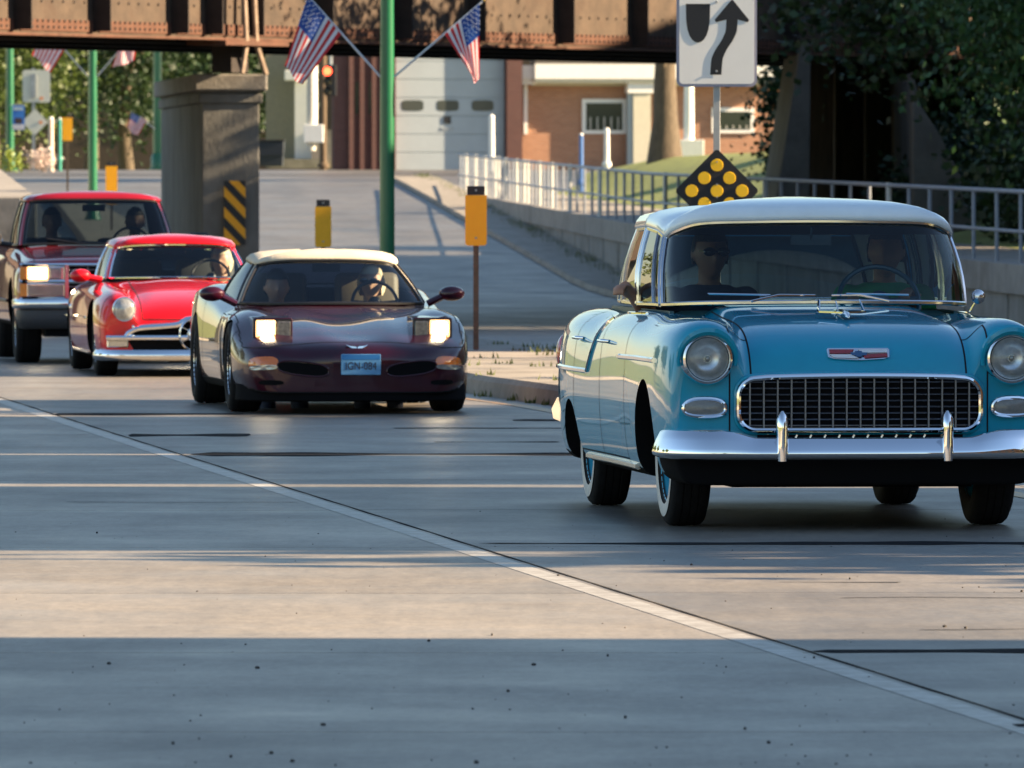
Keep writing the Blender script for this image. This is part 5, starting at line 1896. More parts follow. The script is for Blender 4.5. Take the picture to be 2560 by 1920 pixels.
# small slots below the grille
MB().box((0, -.806, .449), (.98, .02, .014)).build('air_slot', UNDER, R1, smooth=0)
for i in range(14):
    x = (i - 6.5) * .068
    MB().box((x, fy(x) - .02, .449), (.008, .02, .016), ry=0.5).build('slot_fin', CHROME_W, R1, smooth=0)
# bumper
def sweep(path, sec, name, m, parent, closed_ends=True, zfn=None):
    """path [(x,y)] left to right; sec(x)-> [(out, z)]"""
    rows = []
    for i, (x, y) in enumerate(path):
        a = Vector(path[max(0, i - 1)])
        b = Vector(path[min(len(path) - 1, i + 1)])
        d = (b - a).normalized()
        n = Vector((d.y, -d.x))
        rows.append([(x + n.x * o_, y + n.y * o_, z) for o_, z in sec(x)])
    mb = MB().grid(rows)
    if closed_ends:
        mb.add(rows[0], [tuple(range(len(rows[0])))])
        mb.add(rows[-1], [tuple(range(len(rows[-1])))])
    return mb.build(name, m, parent, smooth=60)
def mirror_path(half, n=8):
    """catmull path through half control points (x>=0, from centre out), mirrored"""
    c = [(-half[1][0], half[1][1])] + half + [half[-1]]
    pts = []
    for i in range(1, len(c) - 2):
        for k in range(n):
            t = k / n
            q = []
            for a in range(2):
                p0, p1, p2, p3 = (c[i + j][a] for j in (-1, 0, 1, 2))
                q.append(0.5 * (2 * p1 + (p2 - p0) * t + (2 * p0 - 5 * p1 + 4 * p2 - p3) * t * t + (3 * p1 - p0 - 3 * p2 + p3) * t ** 3))
            pts.append(tuple(q))
    pts.append(half[-1])
    return [(-x, y) for x, y in pts[::-1]][:-1] + pts
bt = kf([(0, .442), (.50, .444), (.60, .468), (.68, .480), (.95, .478)])
bp_ = mirror_path([(0, -.945), (.3, -.942), (.55, -.925), (.74, -.885), (.855, -.80), (.905, -.68), (.915, -.52)])
def bsec(x):
    tz = bt(abs(x))
    return [(-.05, tz - .006), (-.014, tz), (-.002, tz - .004), (.020, lerp(.362, tz, .6)), (.036, lerp(.372, tz, .2)), (.041, .372), (.039, .360), (.026, .350), (.0, .340), (-.04, .332), (-.05, .331), (-.06, .40)]
bump1 = sweep(bp_, bsec, 'front_bumper', CHROME, R1)
for x in (-.393, .393):
    gy = -.985
    rows = []
    for k in range(13):
        t = k / 12
        z = lerp(.335, .572, t)
        r = .031 * (1 - max(0, (t - .8) / .2) ** 2 * .75) * (0.9 + .1 * min(1, t * 4))
        dep = .045 * (1 - max(0, (t - .72) / .28) ** 2 * .7)
        rows.append([(x + r * cos(a), gy + 0.03 + dep * sin(a), z) for a in [2 * pi * q / 16 for q in range(16)]])
    mb = MB().grid(rows, close=True)
    mb.add(rows[-1], [tuple(range(16))])
    mb.add(rows[0], [tuple(range(16))])
    mb.build('bumper_guard', CHROME, R1, smooth=60)
# headlamps
for x in (-.727, .727):
    hy = fy(x) - .036
    hl = MB().lathe([(.03, .128), (-.012, .126), (-.030, .118), (-.034, .108), (-.020, .100), (.0, .097)], (x, hy, .815), 'Y', 36).build('headlamp', CHROME, R1)
    MB().lathe([(-.022, .099), (-.004, .085), (.018, .05), (.026, .001)], (x, hy + .0, .815), 'Y', 36).build('reflector', mat('lamp_silver', (.82, .84, .85), .28, .85, var=.15, scale=40), hl)
    MB().lathe([(-.018, .100), (-.034, .085), (-.046, .05), (-.050, .001)], (x, hy, .815), 'Y', 36).build('lens', GLASS_L, hl)
    MB().ellipsoid((x, hy - .005, .815), (.018, .02, .018), 10, 8).build('bulb', LENS_G, hl)
    pts = [(x + .137 * cos(a), hy - .008 - .030 * sin(a), .815 + .135 * sin(a)) for a in [lerp(-.25, pi + .25, k / 24) for k in range(25)]]
    MB().tube(pts, [.010 + .016 * max(0, sin(lerp(-.25, pi + .25, k / 24))) for k in range(25)], 8).build('lamp_brow', TURQ, R1)
# parking lamps
for sg_ in (-1, 1):
    x0 = .735
    po = []
    for k in range(28):
        a = 2 * pi * k / 28
        cx, cz = cos(a), sin(a)
        ex = .098 * math.copysign(abs(cx) ** .75, cx)
        ez = (.050 if cz > 0 else .036) * math.copysign(abs(cz) ** .8, cz)
        po.append((sg_ * (x0 + ex), .578 + ez))
    pl = MB().tube([(x, fy(x) - .018 + .02 * max(0, (abs(x) - .74)), z) for x, z in po], .011, 8, closed=True).build('parking_lamp', CHROME, R1)
    rows = []
    for k in range(5):
        t = [1, .8, .55, .3, .02][k]
        rows.append([(sg_ * x0 + (x - sg_ * x0) * t, fy(x0 + 0) - .016 - .012 * (1 - t * t) + .10 * (abs(x) - x0) * t, .578 + (z - .578) * t) for x, z in po])
    MB().grid(rows, close=True).build('lens', GREYLENS, pl, smooth=180)
# hood crest, hood ornament and hood lip
def hood_pt(x, z, out=0.004):
    return Vector((x, C1.front_y(x, z) - out, z))
def hood_poly(pts, out, nm, m, par, th=.003):
    return MB().prism([hood_pt(x, z, out) for x, z in pts], (0, th + .012, 0)).build(nm, m, par, smooth=0)
cz = .838
cr_ = hood_poly([(-.150, cz + .018), (-.143, cz + .026), (.143, cz + .026), (.150, cz + .018), (.146, cz - .016), (.12, cz - .024), (.02, cz - .030), (-.02, cz - .030), (-.12, cz - .024), (-.146, cz - .016)], .012, 'hood_crest', CHROME, R1)
ERED = mat('enamel_red', (0.30, 0.02, 0.025), 0.25, coat=1.0, var=0.3, scale=60)
EBLU = mat('enamel_blue', (0.02, 0.09, 0.22), 0.25, coat=1.0)
EWHT = mat('enamel_white', (0.7, 0.72, 0.74), 0.3, coat=1.0)
hood_poly([(-.138, cz + .020), (-.02, cz + .020), (-.036, cz + .002), (-.138, cz + .002)], .016, 'red_field', ERED, cr_)
hood_poly([(.138, cz + .002), (.138, cz - .014), (.03, cz - .020), (.02, cz - .004)], .016, 'red_field', ERED, cr_)
hood_poly([(.138, cz + .020), (0.0, cz + .020), (.02, cz + .004), (.138, cz + .006)], .016, 'white_field', EWHT, cr_)
hood_poly([(-.138, cz - .003), (-.036, cz - .003), (.0, cz - .022), (-.12, cz - .018)], .016, 'white_field', EWHT, cr_)
hood_poly([(-.040, cz + .006), (-.016, cz + .006), (-.016, cz + .013), (.016, cz + .013), (.016, cz + .006), (.044, cz + .006), (.036, cz - .008), (.014, cz - .008), (.014, cz - .014), (-.014, cz - .014), (-.014, cz - .008), (-.032, cz - .008)], .019, 'bow_tie', EBLU, cr_)
oz = C1.top_z(0, -.30)
orn = MB()
orn.tube([(0, -.44, oz + .012), (0, -.40, oz + .022), (0, -.25, oz + .030), (0, -.08, oz + .034), (0, .02, C1.top_z(0, .02) + .014)], [.004, .015, .018, .014, .006], 10)
orn.prism([(-.115, -.24, oz + .032), (0, -.34, oz + .028), (.115, -.24, oz + .032), (.105, -.19, oz + .034), (0, -.22, oz + .034), (-.105, -.19, oz + .034)], (0, 0, .008))
for sg_ in (-1, 1):
    orn.prism([(sg_ * .108, -.24, oz + .03), (sg_ * .108, -.16, oz + .032), (sg_ * .096, -.12, oz + .095), (sg_ * .094, -.15, oz + .092)], (sg_ * .006, 0, 0))
orn.prism([(-.003, -.10, oz + .04), (-.003, .0, oz + .04), (-.003, .02, oz + .085), (-.003, -.02, oz + .085)], (.006, 0, 0))
orn.build('hood_ornament', CHROME, R1, smooth=30)
# greenhouse
C1.greenhouse([
    (0, .52, 1.066, 0, .90, 1.458, 'windshield'),
    (.33, .54, 1.064, .30, .91, 1.455, 'windshield'),
    (.58, .61, 1.060, .555, .94, 1.446, 'windshield'),
    (.705, .74, 1.054, .668, 1.02, 1.408, 'windshield'),
    (.748, .91, 1.050, .702, 1.10, 1.378, 'pillar|a'),
    (.752, .98, 1.048, .706, 1.17, 1.382, 'vent_window'),
    (.758, 1.18, 1.048, .710, 1.34, 1.402, 'window|a'),
    (.765, 1.72, 1.044, .710, 1.74, 1.418, 'pillar|b'),
    (.765, 1.79, 1.044, .710, 1.81, 1.418, 'window|b'),
    (.760, 2.36, 1.046, .692, 2.28, 1.410, 'pillar|c'),
    (.758, 2.42, 1.046, .688, 2.34, 1.408, 'window|c'),
    (.745, 2.64, 1.046, .665, 2.50, 1.398, 'pillar|d'),
    (.70, 2.90, 1.046, .57, 2.68, 1.39, 'pillar|d'),
    (.60, 3.04, 1.046, .47, 2.80, 1.385, 'back_window'),
    (.35, 3.12, 1.046, .27, 2.87, 1.385, 'back_window'),
    (0, 3.15, 1.046, 0, 2.90, 1.385, 'back_window')],
    ROOFW, ROOFW, CHROME_W, glass_mat('windscreen_glass', (0.60, 0.72, 0.74), 1.5), 0.122, 1.95, tr=.012, bulge=.022, dx=.03,
    rings=[(1.0, 0.0), (1.012, 0.006), (1.020, 0.024), (1.010, 0.050), (0.985, 0.076), (0.92, 0.097), (0.81, 0.114), (0.65, 0.125), (0.44, 0.132), (0.22, 0.135)])
C1.interior(.70, 3.0, .70, .38, 1.04, mat('turquoise_vinyl', (0.03, 0.09, 0.10), 0.5, var=0.2), seats=[(0, 1.95, 1.3, 1.02), (0, 2.85, 1.3, 1.0)], dash_y=.84, wheel=(.40, 1.22, 1.06, .20, .55), whm=mat('blue_wheel', (0.02, 0.10, 0.16), .3, coat=.5))
MB().tube([(.03, .98, 1.43), (.03, 1.02, 1.37)], .008, 6).box((.03, 1.02, 1.365), (.20, .015, .05)).build('rear_view_mirror', CHROME_W, R1, smooth=0)
# belt chrome, trim and handles
C1.side_trim([(.95, 1.005), (1.6, 1.0)], .008, CHROME, 'belt_trim')
C1.side_trim([(-.35, .80), (.3, .80), (1.02, .795)], .013, CHROME, 'side_spear')
C1.side_trim([(2.22, .70), (3.0, .70), (3.86, .70)], .013, CHROME, 'side_spear')
C1.side_trim([(1.95, .97), (2.05, .85), (2.22, .70)], .010, CHROME, 'side_sash')
C1.side_trim([(.50, .270), (1.4, .270), (2.45, .270)], .017, mat('sill_trim', (.75, .72, .66), .25, 1.0), 'sill_trim')
for y in (1.60, 2.58):
    for sg_ in (-1, 1):
        x = C1.side_x(y, .86, sg_)
        MB().tube([(x, y - .09, .86), (x + sg_ * .035, y - .07, .862), (x + sg_ * .035, y + .05, .862), (x, y + .07, .86)], .009, 8).build('door_handle', CHROME, R1)
for sg_ in (-1, 1):
    ell(C1, (sg_ * .84, 3.90, .76), .05, .08, .10, 'tail_lamp', REDLENS)
    # wipers
    MB().tube([(sg_ * .34, .50, 1.070), (sg_ * .20, .515, 1.100), (sg_ * .04 + .02, .525, 1.098)], .006, 6).tube([(sg_ * .34 - .21, .515, 1.106), (sg_ * .34 + .10, .528, 1.100)], .005, 5).build('wiper', CHROME, R1)
ell(C1, (.86, 1.0, 1.085), .036, .02, .036, 'door_mirror', CHROME_W)
MB().tube([(.82, 1.02, 1.01), (.86, 1.01, 1.085)], .007, 6).build('mirror_arm', CHROME, R1)
sweep(mirror_path([(0, 4.10), (.4, 4.09), (.7, 4.05), (.84, 3.97), (.89, 3.85)]), lambda x: [(.05, .52), (.0, .53), (-.03, .47), (-.02, .42), (.03, .40), (.05, .45)], 'rear_bumper', CHROME, R1)
# chassis
MB().box((0, 1.6, .26), (1.15, 4.3, .12)).build('chassis', UNDER, R1, smooth=0)
ub = MB()
for (x, y, r, z) in ((-.33, -.1, .34, .33), (.15, -.05, .30, .33), (.52, 0.1, .25, .34)):
    ub.ellipsoid((x, y, z), (r, .2, .115), 18, 8)
ub.tube([(-.66, 0, .32), (.66, 0, .32)], .05, 10)
ub.build('crossmember', UNDER, R1)
MB().tube([(-.68, 2.92, .33), (.68, 2.92, .33)], .05, 10).ellipsoid((0, 2.92, .33), (.14, .14, .13), 12, 8).build('rear_axle', UNDER, R1)
G_SH = mat('green_shirt', (0.02, 0.30, 0.12), 0.8)
person('driver in a green shirt at the wheel of the turquoise sedan', P(2214, 628, 47.75), YAW1, G_SH, HAIR_D, wrists=[(-0.26, -0.36, -0.27), (0.08, -0.36, -0.25)], elbows=[(-0.32, -0.05, -0.46), (0.22, -0.08, -0.47)], turn=-0.3, skin=mat('tanned_skin', (0.38, 0.19, 0.12), .5))
person('passenger in sunglasses and a navy shirt inside the turquoise sedan', P(1776, 634, 47.75), YAW1, mat('navy_shirt', (0.02, 0.03, 0.06), 0.8), HAIR_D, True, wrists=[(-0.40, -0.02, -0.205), (0.16, -0.30, -0.55)], elbows=[(-0.30, 0.12, -0.30), (0.27, -0.02, -0.55)], turn=0.15, skin=MATS['tanned_skin'])

# ================================================================== 2. MAROON SPORTS CAR
YAW2 = radians(6.4)
C2 = Car('sports_car', 'dark maroon sports car with raised lit headlamps and a pale soft top', (-1.20, 68.8, prof(69.5)), YAW2)
C2.root.scale = (.945, 1, 1)
MAR = paint('maroon_paint', (0.038, 0.003, 0.012), 0.1, 0.35)
h2 = kf([(-.96, .40), (-.93, .455), (-.84, .505), (-.6, .56), (-.3, .62), (.1, .672), (.5, .715), (.85, .75), (1.4, .80), (2.2, .86), (2.66, .89), (3.1, .90), (3.45, .87), (3.6, .78)])
f2 = kf([(-.96, .40), (-.93, .455), (-.84, .515), (-.6, .59), (-.3, .685), (.05, .748), (.4, .742), (.85, .745), (1.4, .80), (2.2, .86), (2.66, .90), (3.1, .90), (3.45, .86), (3.6, .76)])
w2 = kf([(-.96, .66), (-.93, .76), (-.84, .84), (-.6, .895), (-.2, .92), (.3, .915), (.9, .895), (1.5, .90), (2.66, .935), (3.2, .93), (3.5, .88), (3.6, .78)])
def top2(y):
    h, f, wv = h2(y), f2(y), w2(y)
    k = wv / .92
    hb_ = .018 if -.7 < y < .7 else 0
    return [(0, h - hb_), (.13 * k, h - hb_ * .6), (.28 * k, h + hb_ * .8), (.42 * k, h - .004), (.54 * k, lerp(h, f, .45) - .012), (.66 * k, f - .004), (.76 * k, f - .012), (.84 * k, f - .05)]
def side2(y):
    f, wv = f2(y), w2(y)
    zz = max(.30, f - .15)
    return [(wv - .025, f - .065 if y > -.8 else f - .05), (wv, min(zz, .54) if y > -.8 else .36), (wv - .005, .33), (wv - .015, .25), (wv - .05, .17)]
def warp2(v):
    f = 1.0 if v.y <= -.55 else (0.0 if v.y >= .6 else (1 - (v.y + .55) / 1.15) ** 2)
    dy = .19 * abs(v.x / .9) ** 2.4 * f
    return Vector((v.x, v.y + dy, v.z))
def cls2(c, n):
    ax_ = abs(c.x)
    sd_ = '|L' if c.x > 0 else '|R'
    if .98 < c.y < 2.3 and ax_ < .70 and n.z > .3:
        return None
    if c.z < .22 and n.z < -.4:
        return 'floor_pan'
    if c.y < 1.0 and c.z > .47 and ax_ < .84 and n.z > .1 and c.y > -.80:
        return 'hood'
    if c.y < -.3:
        return 'front_fascia'
    if c.y < .95:
        return 'front_fender' + sd_
    if c.y < 1.2 and ax_ <= .70:
        return 'cowl'
    if c.y < 2.1 and ax_ > .7:
        return 'door' + sd_
    return 'rear_body'
C2.body([-.96, -.945, -.90, -.80, -.62, -.4, -.15, .15, .5, .8, 1.0, 1.4, 1.9, 2.3, 2.66, 3.0, 3.35, 3.52, 3.6], top2, side2, lambda y: .15, warp2, MAR,
        [(0, .325, .337, (-1, 1)), (2.66, .335, .350, (-1, 1))], .58,
        [((0, .95, 0), (0, 1, 0)), ((0, 2.1, 0), (0, 1, 0)), ((0, -.80, 0), (0, 1, 0)), ((0, 0, .47), (0, 0, 1)), ((.70, 0, 0), (1, 0, 0)), ((-.70, 0, 0), (1, 0, 0)), ((0, .98, 0), (0, 1, 0)), ((0, 2.3, 0), (0, 1, 0))], cls2, mats={'floor_pan': UNDER})
R2 = C2.root
for (x, y, wd) in ((-.775, 0, .245), (.775, 0, .245), (-.80, 2.66, .27), (.80, 2.66, .27)):
    C2.wheel(x, y, .325 if y < 1 else .335, wd, -1 if x < 0 else 1, 'spoke', spin=.4)
# raised headlamp pods
for sg_ in (-1, 1):
    x = sg_ * .605
    yf = -.56
    zb_ = C2.top_z(x, -.35) - .06
    pod = MB().prism([(x - .150, yf, .520), (x + .150, yf, .520), (x + .150, yf, .672), (x + .140, yf, .682), (x - .140, yf, .682), (x - .150, yf, .672)], (0, .03, 0))
    pod.prism([(x - .150, yf + .02, .50), (x - .150, yf + .02, .672), (x - .150, yf + .40, .69), (x - .150, yf + .40, .58)], (.30, 0, 0))
    p_ = pod.build('headlamp_pod', MAR, R2, smooth=20, bevel=.01)
    MB().box((x, yf - .004, .604), (.280, .01, .135)).build('bezel', BLACK, p_, smooth=0)
    MB().box((x + sg_ * .055, yf - .012, .604), (.150, .02, .122)).build('lit_lamp', LITRIM, p_, smooth=0, bevel=.012)
    MB().ellipsoid((x + sg_ * .055, yf - .020, .604), (.062, .010, .050), 16, 8, fn=lambda q: Vector((math.copysign(abs(q.x) ** .6, q.x), q.y, math.copysign(abs(q.z) ** .6, q.z)))).build('lamp_core', LIT, p_)
    MB().box((x - sg_ * .082, yf - .012, .602), (.105, .018, .112)).build('high_beam', DIMLENS, p_, smooth=0, bevel=.010)
def patch(car, pts, out, nm, m, par, th=.0):
    """polygon laid on the car's front surface"""
    q = [Vector((x, car.front_y(x, z) - out, z)) for x, z in pts]
    c_ = sum(q, Vector()) / len(q)
    cx, cz_ = c_.x, c_.z
    c_.y = car.front_y(cx, cz_) - out
    mid = [Vector(((a.x + cx) / 2, car.front_y((a.x + cx) / 2, (a.z + cz_) / 2) - out, (a.z + cz_) / 2)) for a in q]
    n = len(q)
    mb = MB().add(q + mid + [c_], [(i, (i + 1) % n, n + (i + 1) % n, n + i) for i in range(n)] + [(n + i, n + (i + 1) % n, 2 * n) for i in range(n)])
    mb.add([v + Vector((0, .015, 0)) for v in q] + q, [(i, (i + 1) % n, n + (i + 1) % n, n + i) for i in range(n)])
    return mb.build(nm, m, par, smooth=50)
def sellipse(cx, cz, rx, rz, pw=.7, n=26, tilt=0.0):
    out = []
    for k in range(n):
        a = 2 * pi * k / n
        x, z = rx * math.copysign(abs(cos(a)) ** pw, cos(a)), rz * math.copysign(abs(sin(a)) ** pw, sin(a))
        out.append((cx + x, cz + z + tilt * x))
    return out
for sg_ in (-1, 1):
    patch(C2, sellipse(sg_ * .41, .325, .185, .042, .75, tilt=sg_ * .10), .003, 'air_intake', UNDER, R2)
    C2i = [(x, z) for x, z in sellipse(sg_ * .41, .325, .192, .050, .75, tilt=sg_ * .10)]
    MB().tube([(x, C2.front_y(x, z) - .004, z) for x, z in C2i], .006, 6, closed=True).build('intake_lip', MAR, R2)
    tl = patch(C2, sellipse(sg_ * .70, .365, .105, .045, .7, tilt=-sg_ * .05), .006, 'turn_lamp', AMBER, R2)
    patch(C2, sellipse(sg_ * .70, .333, .100, .018, .7, tilt=-sg_ * .05), .010, 'clear_strip', LENS_G, tl)
    patch(C2, sellipse(sg_ * .645, .225, .09, .018, .7), .003, 'brake_duct', UNDER, R2)
# air dam
sweep(mirror_path([(0, -.93), (.3, -.915), (.55, -.85), (.72, -.74), (.83, -.55), (.86, -.40)]), lambda x: [(.0, .21), (.012, .205), (.018, .10), (0, .09), (-.05, .12), (-.05, .2)], 'air_dam', UNDER, R2)
# number plate
yp = C2.front_y(.02, .35) - .02
plt = MB().box((.02, yp, .355), (.30, .008, .148)).build('number_plate', mat('plate_blue', (0.12, 0.33, 0.58), .4, var=.25, scale=9, stretch=(1, 1, 4)), R2, smooth=0, bevel=.004)
MB().box((.02, yp - .0052, .408), (.285, .002, .034)).build('plate_band', mat('plate_band_blue', (0.03, 0.20, 0.52), .4), plt, smooth=0)
text_mesh('IGN-084', .078, mat('plate_ink', (.03, .035, .05), .5), plt, (.02, yp - .006, .342), (pi / 2, 0, 0), 'plate_text', spacing=1.02, xs=.84)
# nose emblem
for sg_ in (-1, 1):
    pass
ez = .475
emb = MB()
for sg_ in (-1, 1):
    emb.prism([(sg_ * .004, C2.front_y(0, ez) - .012, ez - .022), (sg_ * .03, C2.front_y(.03, ez) - .008, ez - .012), (sg_ * .085, C2.front_y(.08, ez) - .002, ez + .020), (sg_ * .05, C2.front_y(.05, ez) - .004, ez + .010), (sg_ * .022, C2.front_y(.02, ez) - .008, ez + .012), (sg_ * .004, C2.front_y(0, ez) - .008, ez + .004)], (0, .02, 0))
emb.build('nose_emblem', CHROME, R2, smooth=0)
SOFT = mat('pale_soft_top', (0.62, 0.55, 0.42), 0.8, var=.06, bump=.15, bscale=60)
C2.greenhouse([
    (0, .86, .765, 0, 1.42, 1.075, 'windshield'),
    (.33, .88, .763, .26, 1.43, 1.072, 'windshield'),
    (.58, .98, .762, .44, 1.47, 1.060, 'windshield'),
    (.70, 1.10, .765, .53, 1.53, 1.040, 'pillar|a'),
    (.725, 1.17, .768, .555, 1.58, 1.045, 'window|a'),
    (.745, 1.60, .80, .575, 1.80, 1.065, 'window|a'),
    (.75, 2.05, .83, .565, 2.02, 1.07, 'pillar|b'),
    (.70, 2.40, .86, .50, 2.20, 1.06, 'pillar|b'),
    (.50, 2.60, .88, .38, 2.28, 1.055, 'back_window'),
    (0, 2.66, .885, 0, 2.32, 1.055, 'back_window')],
    SOFT, SOFT, BLACK, glass_mat('sports_glass', (0.82, 0.88, 0.88), 1.5), 0.085, 1.85, tr=.014)
C2.interior(1.0, 2.5, .66, .20, .77, mat('tan_leather', (0.12, 0.10, 0.07), .6), seats=[(-.36, 1.85, .5, .98), (.36, 1.85, .5, .98)], dash_y=1.16, wheel=(.36, 1.30, .76, .175, .45))
MB().box((0, 1.50, 1.02), (.22, .015, .06)).tube([(0, 1.48, 1.06), (0, 1.50, 1.03)], .008, 6).build('rear_view_mirror', BLACK, R2, smooth=0, bevel=.006)
for sg_ in (-1, 1):
    mm = MB().ellipsoid((sg_ * .93, 1.02, .835), (.10, .06, .055), 16, 10).build('door_mirror', MAR, R2, smooth=180)
    MB().tube([(sg_ * .74, 1.02, .76), (sg_ * .86, 1.02, .815)], .026, 8).build('mirror_stalk', MAR, mm)
MB().box((0, 1.35, .17), (1.3, 3.4, .06)).build('underfloor', UNDER, R2, smooth=0)
person('pale haired driver in glasses inside the maroon sports car', P(928, 705, 70.35), YAW2, mat('beige_shirt', (.30, .27, .20), .8), HAIR_B, True, longhair=True, turn=-.25, skin=mat('fair_skin', (.62, .38, .27), .5))
person('dark shaded passenger inside the maroon sports car', P(692, 718, 70.35), YAW2, mat('brown_shirt', (.05, .035, .03), .8), HAIR_D)

# ================================================================== 3. RED CUSTOM COUPE
def shoebox(name, label, loc, yaw, pm, lit=True):
    C3 = Car(name, label, loc, yaw)
    h3 = kf([(-.84, .50), (-.81, .56), (-.70, .63), (-.5, .695), (-.2, .745), (.3, .80), (.85, .835), (1.4, .84), (2.9, .83), (3.4, .79), (3.8, .70), (3.95, .58)])
    f3 = kf([(-.84, .66), (-.80, .705), (-.68, .735), (-.4, .76), (.3, .785), (.85, .81), (1.5, .82), (2.9, .80), (3.5, .76), (3.85, .66), (3.95, .58)])
    w3 = kf([(-.84, .80), (-.78, .84), (-.5, .875), (.3, .89), (1.5, .895), (2.8, .885), (3.6, .84), (3.95, .76)])
    def top3(y):
        h, f = h3(y), f3(y)
        return [(0, h), (.22, h - .006), (.38, h - .022), (.46, h - .045 if y < .6 else h - .02), (.52, min(h, f) - .045 if y < .6 else h - .025), (.60, f - .02), (.69, f), (.77, f - .025)]
    def side3(y):
        f, wv = f3(y), w3(y)
        return [(wv - .03, f - .08), (wv, f - .17), (wv + .008, .46), (wv, .34), (wv - .01, .25), (wv - .04, .17)]
    def cls3(c, n):
        ax_ = abs(c.x)
        sd_ = '|L' if c.x > 0 else '|R'
        if .98 < c.y < 2.95 and ax_ < .70 and n.z > .3:
            return None
        if c.z < .2 and n.z < -.4:
            return 'floor_pan'
        if c.y < .9 and ax_ < .47 and c.z > .50:
            return 'hood'
        if c.y < -.66:
            return 'front_panel'
        if c.y < .9:
            return 'front_fender' + sd_
        if c.y < 1.2 and ax_ <= .70:
            return 'cowl'
        if c.y < 2.15 and ax_ > .6:
            return 'door' + sd_
        return 'rear_body'
    C3.body([-.84, -.82, -.76, -.66, -.5, -.25, .05, .4, .8, 1.0, 1.5, 2.0, 2.6, 3.0, 3.4, 3.7, 3.9, 3.95], top3, side3, lambda y: .15, bowf(.10, -.5, .4), pm,
            [(0, .31, .36, (-1, 1)), (2.9, .28, .33, (-1, 1))], .58,
            [((.47, 0, 0), (1, 0, 0)), ((-.47, 0, 0), (1, 0, 0)), ((0, .9, 0), (0, 1, 0)), ((0, 2.15, 0), (0, 1, 0)), ((0, 0, .50), (0, 0, 1)), ((0, -.66, 0), (0, 1, 0)), ((.70, 0, 0), (1, 0, 0)), ((-.70, 0, 0), (1, 0, 0)), ((0, .98, 0), (0, 1, 0)), ((0, 2.95, 0), (0, 1, 0))], cls3, mats={'floor_pan': UNDER})
    R = C3.root
    for (x, y) in ((-.745, 0), (.745, 0), (-.755, 2.9), (.755, 2.9)):
        C3.wheel(x, y, .315, .20, -1 if x < 0 else 1, 'cap')
    for sg_ in (-1, 1):
        x = sg_ * .635
        hy = C3.front_y(x, .585) - .01
        hl = MB().lathe([(.06, .112), (-.01, .110), (-.026, .102), (-.02, .094)], (x, hy, .585), 'Y', 32).build('headlamp', CHROME, R)
        MB().lathe([(-.018, .096), (-.036, .080), (-.050, .045), (-.054, .001)], (x, hy, .585), 'Y', 32).build('lens', LENS_G, hl)
        MB().lathe([(-.020, .090), (.01, .07), (.03, .001)], (x, hy, .585), 'Y', 24).build('reflector', CHROME_W, hl)
    gy = lambda x: -.84 + .10 * (abs(x) / .9) ** 2
    # upper arch bar dipping to the sides, lifted over the centre bullet
    zt = kf([(0, .505), (.07, .50), (.15, .455), (.30, .440), (.50, .425), (.60, .385), (.63, .345)])
    pts = [(x, gy(x) - .04, zt(abs(x))) for x in [lerp(-.63, .63, k / 48) for k in range(49)]]
    MB().tube(pts, .027, 8).build('grille_arch', CHROME, R)
    pts = [(x, gy(x) - .045, .345) for x in [lerp(-.80, .80, k / 30) for k in range(31)]]
    MB().tube(pts, .026, 8).build('grille_bar', CHROME, R)
    mouth = [(x, gy(x) - .014, zt(abs(x)) - .01) for x in [lerp(-.62, .62, k / 40) for k in range(41)]] + [(x, gy(x) - .014, .235) for x in [lerp(.55, -.55, k / 20) for k in range(21)]]
    n = len(mouth)
    MB().add(mouth, [tuple(range(n))]).build('grille_mouth', UNDER, R, smooth=0)
    MB().lathe([(.02, .148), (-.02, .150), (-.035, .138), (-.02, .126), (.0, .122)], (0, gy(0) - .05, .372), 'Y', 36).build('bullet_ring', CHROME, R)
    bu = MB().lathe([(.0, .085), (-.03, .082), (-.07, .062), (-.10, .03), (-.115, .001)], (0, gy(0) - .05, .372), 'Y', 28).build('bullet', CHROME, R)
    for a in (0.5, pi - .5, pi + .5, -.5, pi / 2, -pi / 2):
        MB().tube([(.08 * cos(a), gy(0) - .05, .372 + .08 * sin(a)), (.135 * cos(a), gy(0) - .05, .372 + .135 * sin(a))], .008, 6).build('bullet_spoke', CHROME_W, bu)
    for sg_ in (-1, 1):
        pl = MB().box((sg_ * .695, gy(.695) - .02, .292), (.20, .03, .070), rz=sg_ * .17).build('parking_lamp', CHROME_W, R, smooth=0, bevel=.012)
        MB().box((sg_ * .695, gy(.695) - .038, .292), (.17, .015, .05), rz=sg_ * .17).build('lens', mat('warm_lens', (.55, .45, .33), .25, coat=.6, var=.2), pl, smooth=0, bevel=.006)
        for zz in (.44, .36, .23):
            ell(C3, (sg_ * .56, gy(.56) - .06, zz), .014, .014, .014, 'grille_bolt', CHROME, 8, 6)
    sweep(mirror_path([(0, -.985), (.35, -.975), (.6, -.93), (.78, -.83), (.87, -.68), (.88, -.55)]), lambda x: [(-.04, .235), (0, .24), (.022, .21), (.026, .18), (.010, .155), (-.03, .145), (-.04, .19)], 'front_bumper', CHROME, R)
